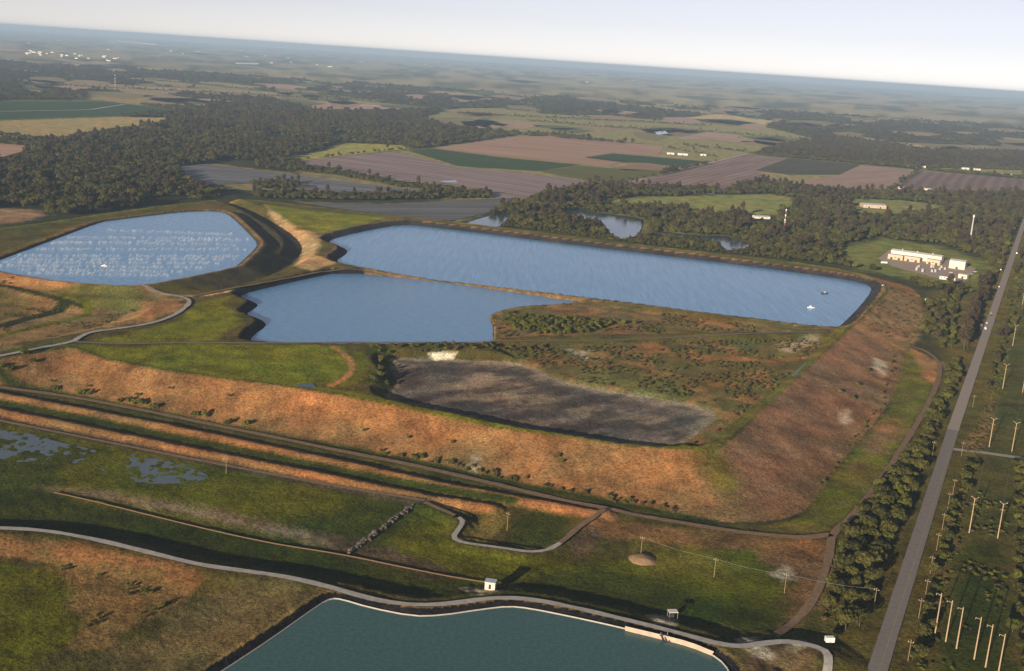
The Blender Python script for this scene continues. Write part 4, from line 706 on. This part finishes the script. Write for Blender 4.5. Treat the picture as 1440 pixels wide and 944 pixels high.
for (u, v, wd), l in (((1264, 266, 11), 'cream shed at the corner of the pink ploughed block'), ((1300, 268, 9), 'white shed between two farm sheds'), ((1317, 270, 12), 'white roofed farm shed in the dark field edge'), ((1288, 235, 14), 'pale house behind the white lane'), ((1353, 238, 10), 'small white house near the farm lane'), ((1365, 239, 14), 'cream farmhouse beyond the lane'), ((1396, 246, 30), 'very long low white poultry shed'), ((1430, 250, 16), 'cream barn next to the long poultry shed'), ((1402, 314, 11), 'white bungalow in the roadside woods'), ((938, 217, 10), 'cream farm building by the pink field'), ((953, 218, 14), 'long farmhouse near the earthworks'), ((985, 219, 8), 'orange roofed farm hut on the meadow')):
    bld('farm_building', (u, v), (u+wd, v+wd*.07), 10, 4, l, random.choice(('white', 'cream')), 'roofw', 1.5, 1, 2)
e, L = bld('warehouse', (164, 58), (218, 63), 60, 14, 'very long white warehouse near the horizon', 'white', 'roofw', 1, 4, 0)
for i in range(70):
    if i < 26: u = rf.uniform(35, 170); v = 74+(u-35)*.075+rf.uniform(-3, 4)
    else: u = rf.uniform(0, 900); v = 77+(u-720)*.066+rf.uniform(12, 36)
    wd = rf.uniform(1.6, 5.5); a = at(u, v); b = at(u+wd, v+wd*.066); L = float(np.hypot(*(b-a)[:2])); h = rf.uniform(4, 8)
    o = MB().box(0, L, 0, L*.5, 0, h).gable(0, L, 0, L*.5, h, 3, .5, .4).build('distant_building', M[rf.choice(('white', 'cream', 'roofw'))]); o.location = (a[0], a[1], .4); o.rotation_euler.z = math.atan2(b[1]-a[1], b[0]-a[0]); tag(o, ('tiny pale building in the white far town cluster' if i < 26 else 'tiny pale building scattered in hazy far woodland'), 'building', 'far town buildings')
bld('pump_shed', (681, 836), (695, 838), 3.8, 3.3, 'cream metal shed with pale roof beside the gravel road', 'cream', 'roofb', 0, 1, 0, cat='shed')
p = at(945, 872); e = empty('shelter', (p[0], p[1], hz(p[0], p[1])), .15); tag(e, 'open shelter with flat pale roof by the sandy patch', 'shelter')
MB().box(-2.2, 2.2, -1.7, 1.7, 2.7, 2.95).build('roof', M['roofw'], e)
for x in (-2, 2):
    for yv_ in (-1.5, 1.5): MB().box(x-.1, x+.1, yv_-.1, yv_+.1, -.4, 2.7).build('post', M['pole'], e)
MB().box(-1.2, .6, -.8, .9, 0, 1.5).build('pump', M['dark'], e)
p = at(1165, 911); e = empty('trailer', (p[0], p[1], hz(p[0], p[1])+.1), .1); tag(e, 'white box trailer parked at the gravel turnaround', 'trailer'); MB().box(-2, 2, -1.1, 1.1, .6, 2.9).build('body', M['white'], e); MB().box(2, 3.2, -.06, .06, .6, .75).build('drawbar', M['dark'], e)
for yv_ in (-1.1, 1.1): MB().tube((0, yv_-.12, .4), (0, yv_+.12, .4), .4, n=10).build('wheel', M['rubber'], e)
# concrete apron and intake on the teal reservoir
ap = smooth(P([(879, 881), (930, 893), (970, 903), (1004, 917)], 4.), 1, False); lo_ = smooth(P([(879, 887), (930, 899.5), (970, 910), (1000, 922)], 2.), 1, False)
V = [(*q, 4.15) for q in ap]+[(*q, 1.9) for q in lo_]; n = len(ap); Fc = [(n+i, n+i+1, i+1, i) for i in range(n-1)]
tag(link('concrete_apron', mesh('concrete_apron', V, Fc), M['concrete']), 'pinkish concrete slab apron on the reservoir bank', 'apron')
p = at(934, 896, 3); e = empty('pump_intake', (p[0], p[1], 3.6), .25); tag(e, 'dark pump intake frame over the concrete apron', 'pump')
MB().box(-2, 2, -.5, .9, .2, .45).build('platform', M['dark'], e)
for x in (-1.5, 0, 1.5): MB().tube((x, 0, .4), (x+.2, -3.2, -1.9), .3, n=8).build('pipe', M['dark'], e)
for x in (-1.6, 1.6): MB().tube((x, .4, .4), (x, .4, 1.6), .08).build('post', M['steel'], e)
edge = np.array([q for q in W4 if q[1] > at(700, 925, 2)[1]-1]); 
mb = MB(); lw = [(q[0], q[1], 2.12) for q in W4]
i0 = 0
for i in range(len(lw)):
    a, b = lw[i-1], lw[i]
    if min(a[1], b[1]) > 395: mb.tube(a, b, .42, n=6)
tag(mb.build('ballast_tube', M['ballast']), 'white ballast tube lying along the teal waterline', 'tube')
# mound, rock weir, pipeline
p = at(903, 786); bm = bmesh.new(); bmesh.ops.create_grid(bm, x_segments=22, y_segments=22, size=7.5)
for v in bm.verts:
    r = math.hypot(v.co.x, v.co.y)/7.2; v.co.z = 2.1*max(0, 1-r*r)**.8*(.75+.5*float(fbm(np.array([v.co.x+50]), np.array([v.co.y+9.]), 3, 5)[0]))-.45-3*max(0, r-1)
me = bpy.data.meshes.new('dirt_mound'); bm.to_mesh(me); bm.free(); o = link('dirt_mound', me, M['mound']); o.location = (p[0], p[1], 0); tag(o, 'brown dirt mound round the foot of a utility pole', 'mound')
a, b = at(490, 777), at(579, 713); e = empty('rock_weir', a); tag(e, 'straight dark rock weir crossing the wet meadow', 'weir'); mr = None
rm = mat('dark_rock', (.12, .10, .085), .9, .1, .4, 1)
for i in range(64):
    t = i/63; s = random.uniform(.7, 1.4); q = a+(b-a)*t
    if mr is None: mr = [mesh('rock', *(lambda m_: (m_.V, m_.F))(MB().box(-1, 1, -.8, .8, -.6, .7, random.uniform(.2, .45)))) for _ in range(5)]
    o = link('rock', random.choice(mr), rm, e); o.location = (q[0]-a[0]+random.uniform(-1.1, 1.1), q[1]-a[1]+random.uniform(-1, 1), .2); o.scale = (s, s, s); o.rotation_euler = (random.uniform(-.3, .3), random.uniform(-.3, .3), random.uniform(0, 6))
mb = MB(); l = smooth(P([(76, 693), (130, 705), (250, 735), (330, 754), (400, 768), (480, 780), (560, 797), (640, 813), (700, 822)]), 2, False); pr = None
for q in l:
    c = (q[0], q[1], hz(q[0], q[1])+.25)
    if pr: mb.tube(pr, c, .32, n=6)
    pr = c
tag(mb.build('pipeline', M['rust']), 'thin rusty pipeline snaking across the dark meadow', 'pipeline')
# ---------------------------------------------------------------- boats and cars
def boat(uv, hullm, label, rz):
    p = at(*uv, 10.); e = empty('boat', (p[0], p[1], 10.), rz); tag(e, label, 'boat')
    V = [(-4, -1.4, .9), (2, -1.4, 1), (4.6, 0, 1.2), (2, 1.4, 1), (-4, 1.4, .9), (-3.8, -1.1, -.3), (2, -1, -.3), (3.8, 0, -.2), (2, 1, -.3), (-3.8, 1.1, -.3)]
    link('hull', mesh('hull', V, [(0, 1, 6, 5), (1, 2, 7, 6), (2, 3, 8, 7), (3, 4, 9, 8), (4, 0, 5, 9), (4, 3, 2, 1, 0), (5, 6, 7, 8, 9)]), M[hullm], e)
    MB().box(-1.6, .8, -.9, .9, 1.0, 2.3, .15).build('cabin', M['white' if hullm == 'white' else 'steel'], e); MB().box(-4.4, -3.9, -.3, .3, .2, 1.5).build('motor', M['dark'], e)
boat((1160, 413), 'dark', 'dark hulled work boat floating on the long reservoir', .2); boat((1140, 433), 'white', 'white hulled work boat floating on the long reservoir', -.1)
p = at(147, 374, 19.); e = empty('float', (p[0], p[1], 19.)); tag(e, 'white float amid the spray rows', 'float'); MB().box(-3, 3, -2, 2, -.2, .7, .4).build('deck', M['white'], e); MB().box(-.8, .8, -.6, .6, .7, 1.7).build('pump', M['steel'], e)
p = at(1050, 346); tag(MB().box(-3, 3, -1.5, 1.5, .1, .6).build('dock', M['red']), 'red wooden dock at the pond corner', 'dock').location = (p[0], p[1], .2)
CARC = {c: mat(c+'_car_paint', v, .35, .5, .03, 1) for c, v in (('white', (.75, .75, .75)), ('silver', (.45, .46, .48)), ('black', (.03, .03, .035)), ('blue', (.06, .12, .3)), ('red', (.4, .05, .04)))}
def car(xy, rz, c, label, van=False, group=None):
    e = empty('parked_car' if 'parked' in label else 'car', (xy[0], xy[1], hz(*xy)+.16 if xy[1] < 2300 else .2), rz); tag(e, label, 'car', group); L, hh = (5.6, 2.4) if van else (4.6, 1.5)
    b = MB(); b.box(-L/2, L/2, -.92, .92, .32, .95, .06); b.build('body', CARC[c], e)
    cb = MB().box(-L*.36 if not van else -L*.49, L*.2 if not van else L*.32, -.84, .84, .95, hh-.08, .22); cb.build('cabin', M['glass'] if not van else CARC[c], e)
    MB().box(-L*.27 if not van else -L*.44, L*.1 if not van else L*.26, -.62, .62, hh-.08, hh).build('roof', CARC[c], e)
    for x in (-L*.31, L*.31):
        for yv_ in (-.9, .9): MB().tube((x, yv_-.1, .33), (x, yv_+.1, .33), .33, n=10).build('wheel', M['rubber'], e)
    for yv_ in (-.65, .65): MB().box(L/2-.07, L/2+.02, yv_-.18, yv_+.18, .6, .78).build('headlight', M['white'], e)
    if van: MB().box(L*.26, L*.335, -.75, .75, 1.3, 2.0).build('windscreen', M['glass'], e)
ang = math.atan2(RD[1], RD[0])
for (u, v, c, van), l in (((1385, 463, 'white', True), 'white parked van with roof mast on the verge by the casuarinas'), ((1380, 459, 'silver', True), 'silver van parked behind the white mast van'), ((1388, 455, 'white', False), 'white car parked beside the two vans'), ((1394, 445, 'black', False), 'black car parked at the road edge near the vans'), ((1393, 441, 'silver', False), 'silver car parked ahead of the black car'), ((1398, 452, 'blue', False), 'blue car parked on the road edge near the vans'), ((1405, 404, 'white', False), 'white car parked alone on the grass verge'), ((1404, 399, 'black', False), 'black car parked close to a lone white car'), ((1407, 380, 'white', True), 'white van parked by the plant entrance')): car(at(u, v)[:2], ang+random.uniform(-.3, .3), c, l, van)
for (u, v, c), l in (((1337, 384, 'white'), 'white car parked before the cube building'), ((1366, 386, 'silver'), 'silver car parked right of the small cream shed'), ((1371, 383, 'white'), 'white car parked at the plant yard edge'), ((1300, 388, 'red'), 'red car parked near the transformers')): car(at(u, v)[:2], .2, c, l)
car(rp(at(1428, 357), 1.8), ang, 'white', 'white van driving on the road near the plant', True); car(at(1303, 418, 4)[:2], 1.0, 'white', 'white pickup on the grassy outer dike track', True); car(at(1242, 402, 16)[:2], .8, 'white', 'white utility cart at the dike corner', False)
# spray rows on the left reservoir
rs_ = random.Random(9); V = []; Fc = []
rowsx = [(10, 345, 355, 338), (-20, 352, 350, 352), (20, 341, 330, 346), (0, 361, 340, 362), (-20, 367, 330, 366), (0, 371, 310, 372), (0, 376, 290, 378), (20, 381, 260, 384), (40, 386, 235, 389), (90, 335, 330, 337), (150, 325, 325, 331)]
for (u0, v0, u1, v1) in rowsx:
    u = u0
    while u < u1:
        v = v0+(v1-v0)*(u-u0)/(u1-u0); 
        if rs_.random() < .8:
            c = at(u+rs_.uniform(-1, 1), v+rs_.uniform(-.6, .6), 19.1); ln = rs_.uniform(3, 7); wd = rs_.uniform(.6, 1.2); hgt = rs_.uniform(1.8, 3.0)
            dx, dy = ln*.35, ln*.8; n = len(V)
            V += [(c[0]-wd, c[1], 19.02), (c[0]+wd, c[1], 19.02), (c[0]+dx*.5+wd, c[1]+dy*.5, 19.02+hgt), (c[0]+dx*.5-wd, c[1]+dy*.5, 19.02+hgt), (c[0]+dx+wd, c[1]+dy, 19.02), (c[0]+dx-wd, c[1]+dy, 19.02)]
            Fc += [(n, n+1, n+2, n+3), (n+3, n+2, n+4, n+5)]
        u += rs_.uniform(4.0, 5.6)
inW1 = sdf(W1, np.array([v[0] for v in V]), np.array([v[1] for v in V]), 10) < -4
ok = [f for f in Fc if all(inW1[i] for i in f)]
m = M['foam'].copy(); m.name = 'spray_mist'; t = m.node_tree; tb = t.nodes.new('ShaderNodeBsdfTransparent'); mx = t.nodes.new('ShaderNodeMixShader'); mx.inputs[0].default_value = .13; o_ = t.nodes['Material Output']; t.links.new(tb.outputs[0], mx.inputs[1]); t.links.new(t.nodes['Principled BSDF'].outputs[0], mx.inputs[2]); t.links.new(mx.outputs[0], o_.inputs[0])
tag(link('water_spray', mesh('water_spray', V, ok), m), 'rows of white water spray plumes over the blue reservoir', kind='stuff')
# ---------------------------------------------------------------- haze
hb = MB().box(-58000, 58000, -5000, 57500, -3, 268); hm = bpy.data.materials.new('haze'); hm.use_nodes = True; t = hm.node_tree; t.nodes.remove(t.nodes['Principled BSDF'])
pv = t.nodes.new('ShaderNodeVolumePrincipled'); pv.inputs['Color'].default_value = (.50, .72, 1, 1); pv.inputs['Density'].default_value = HAZE_DENSITY; pv.inputs['Anisotropy'].default_value = 0.
t.links.new(pv.outputs[0], t.nodes['Material Output'].inputs['Volume'])
o = hb.build('haze', hm); tag(o, 'pale blue air haze over the land', kind='stuff')
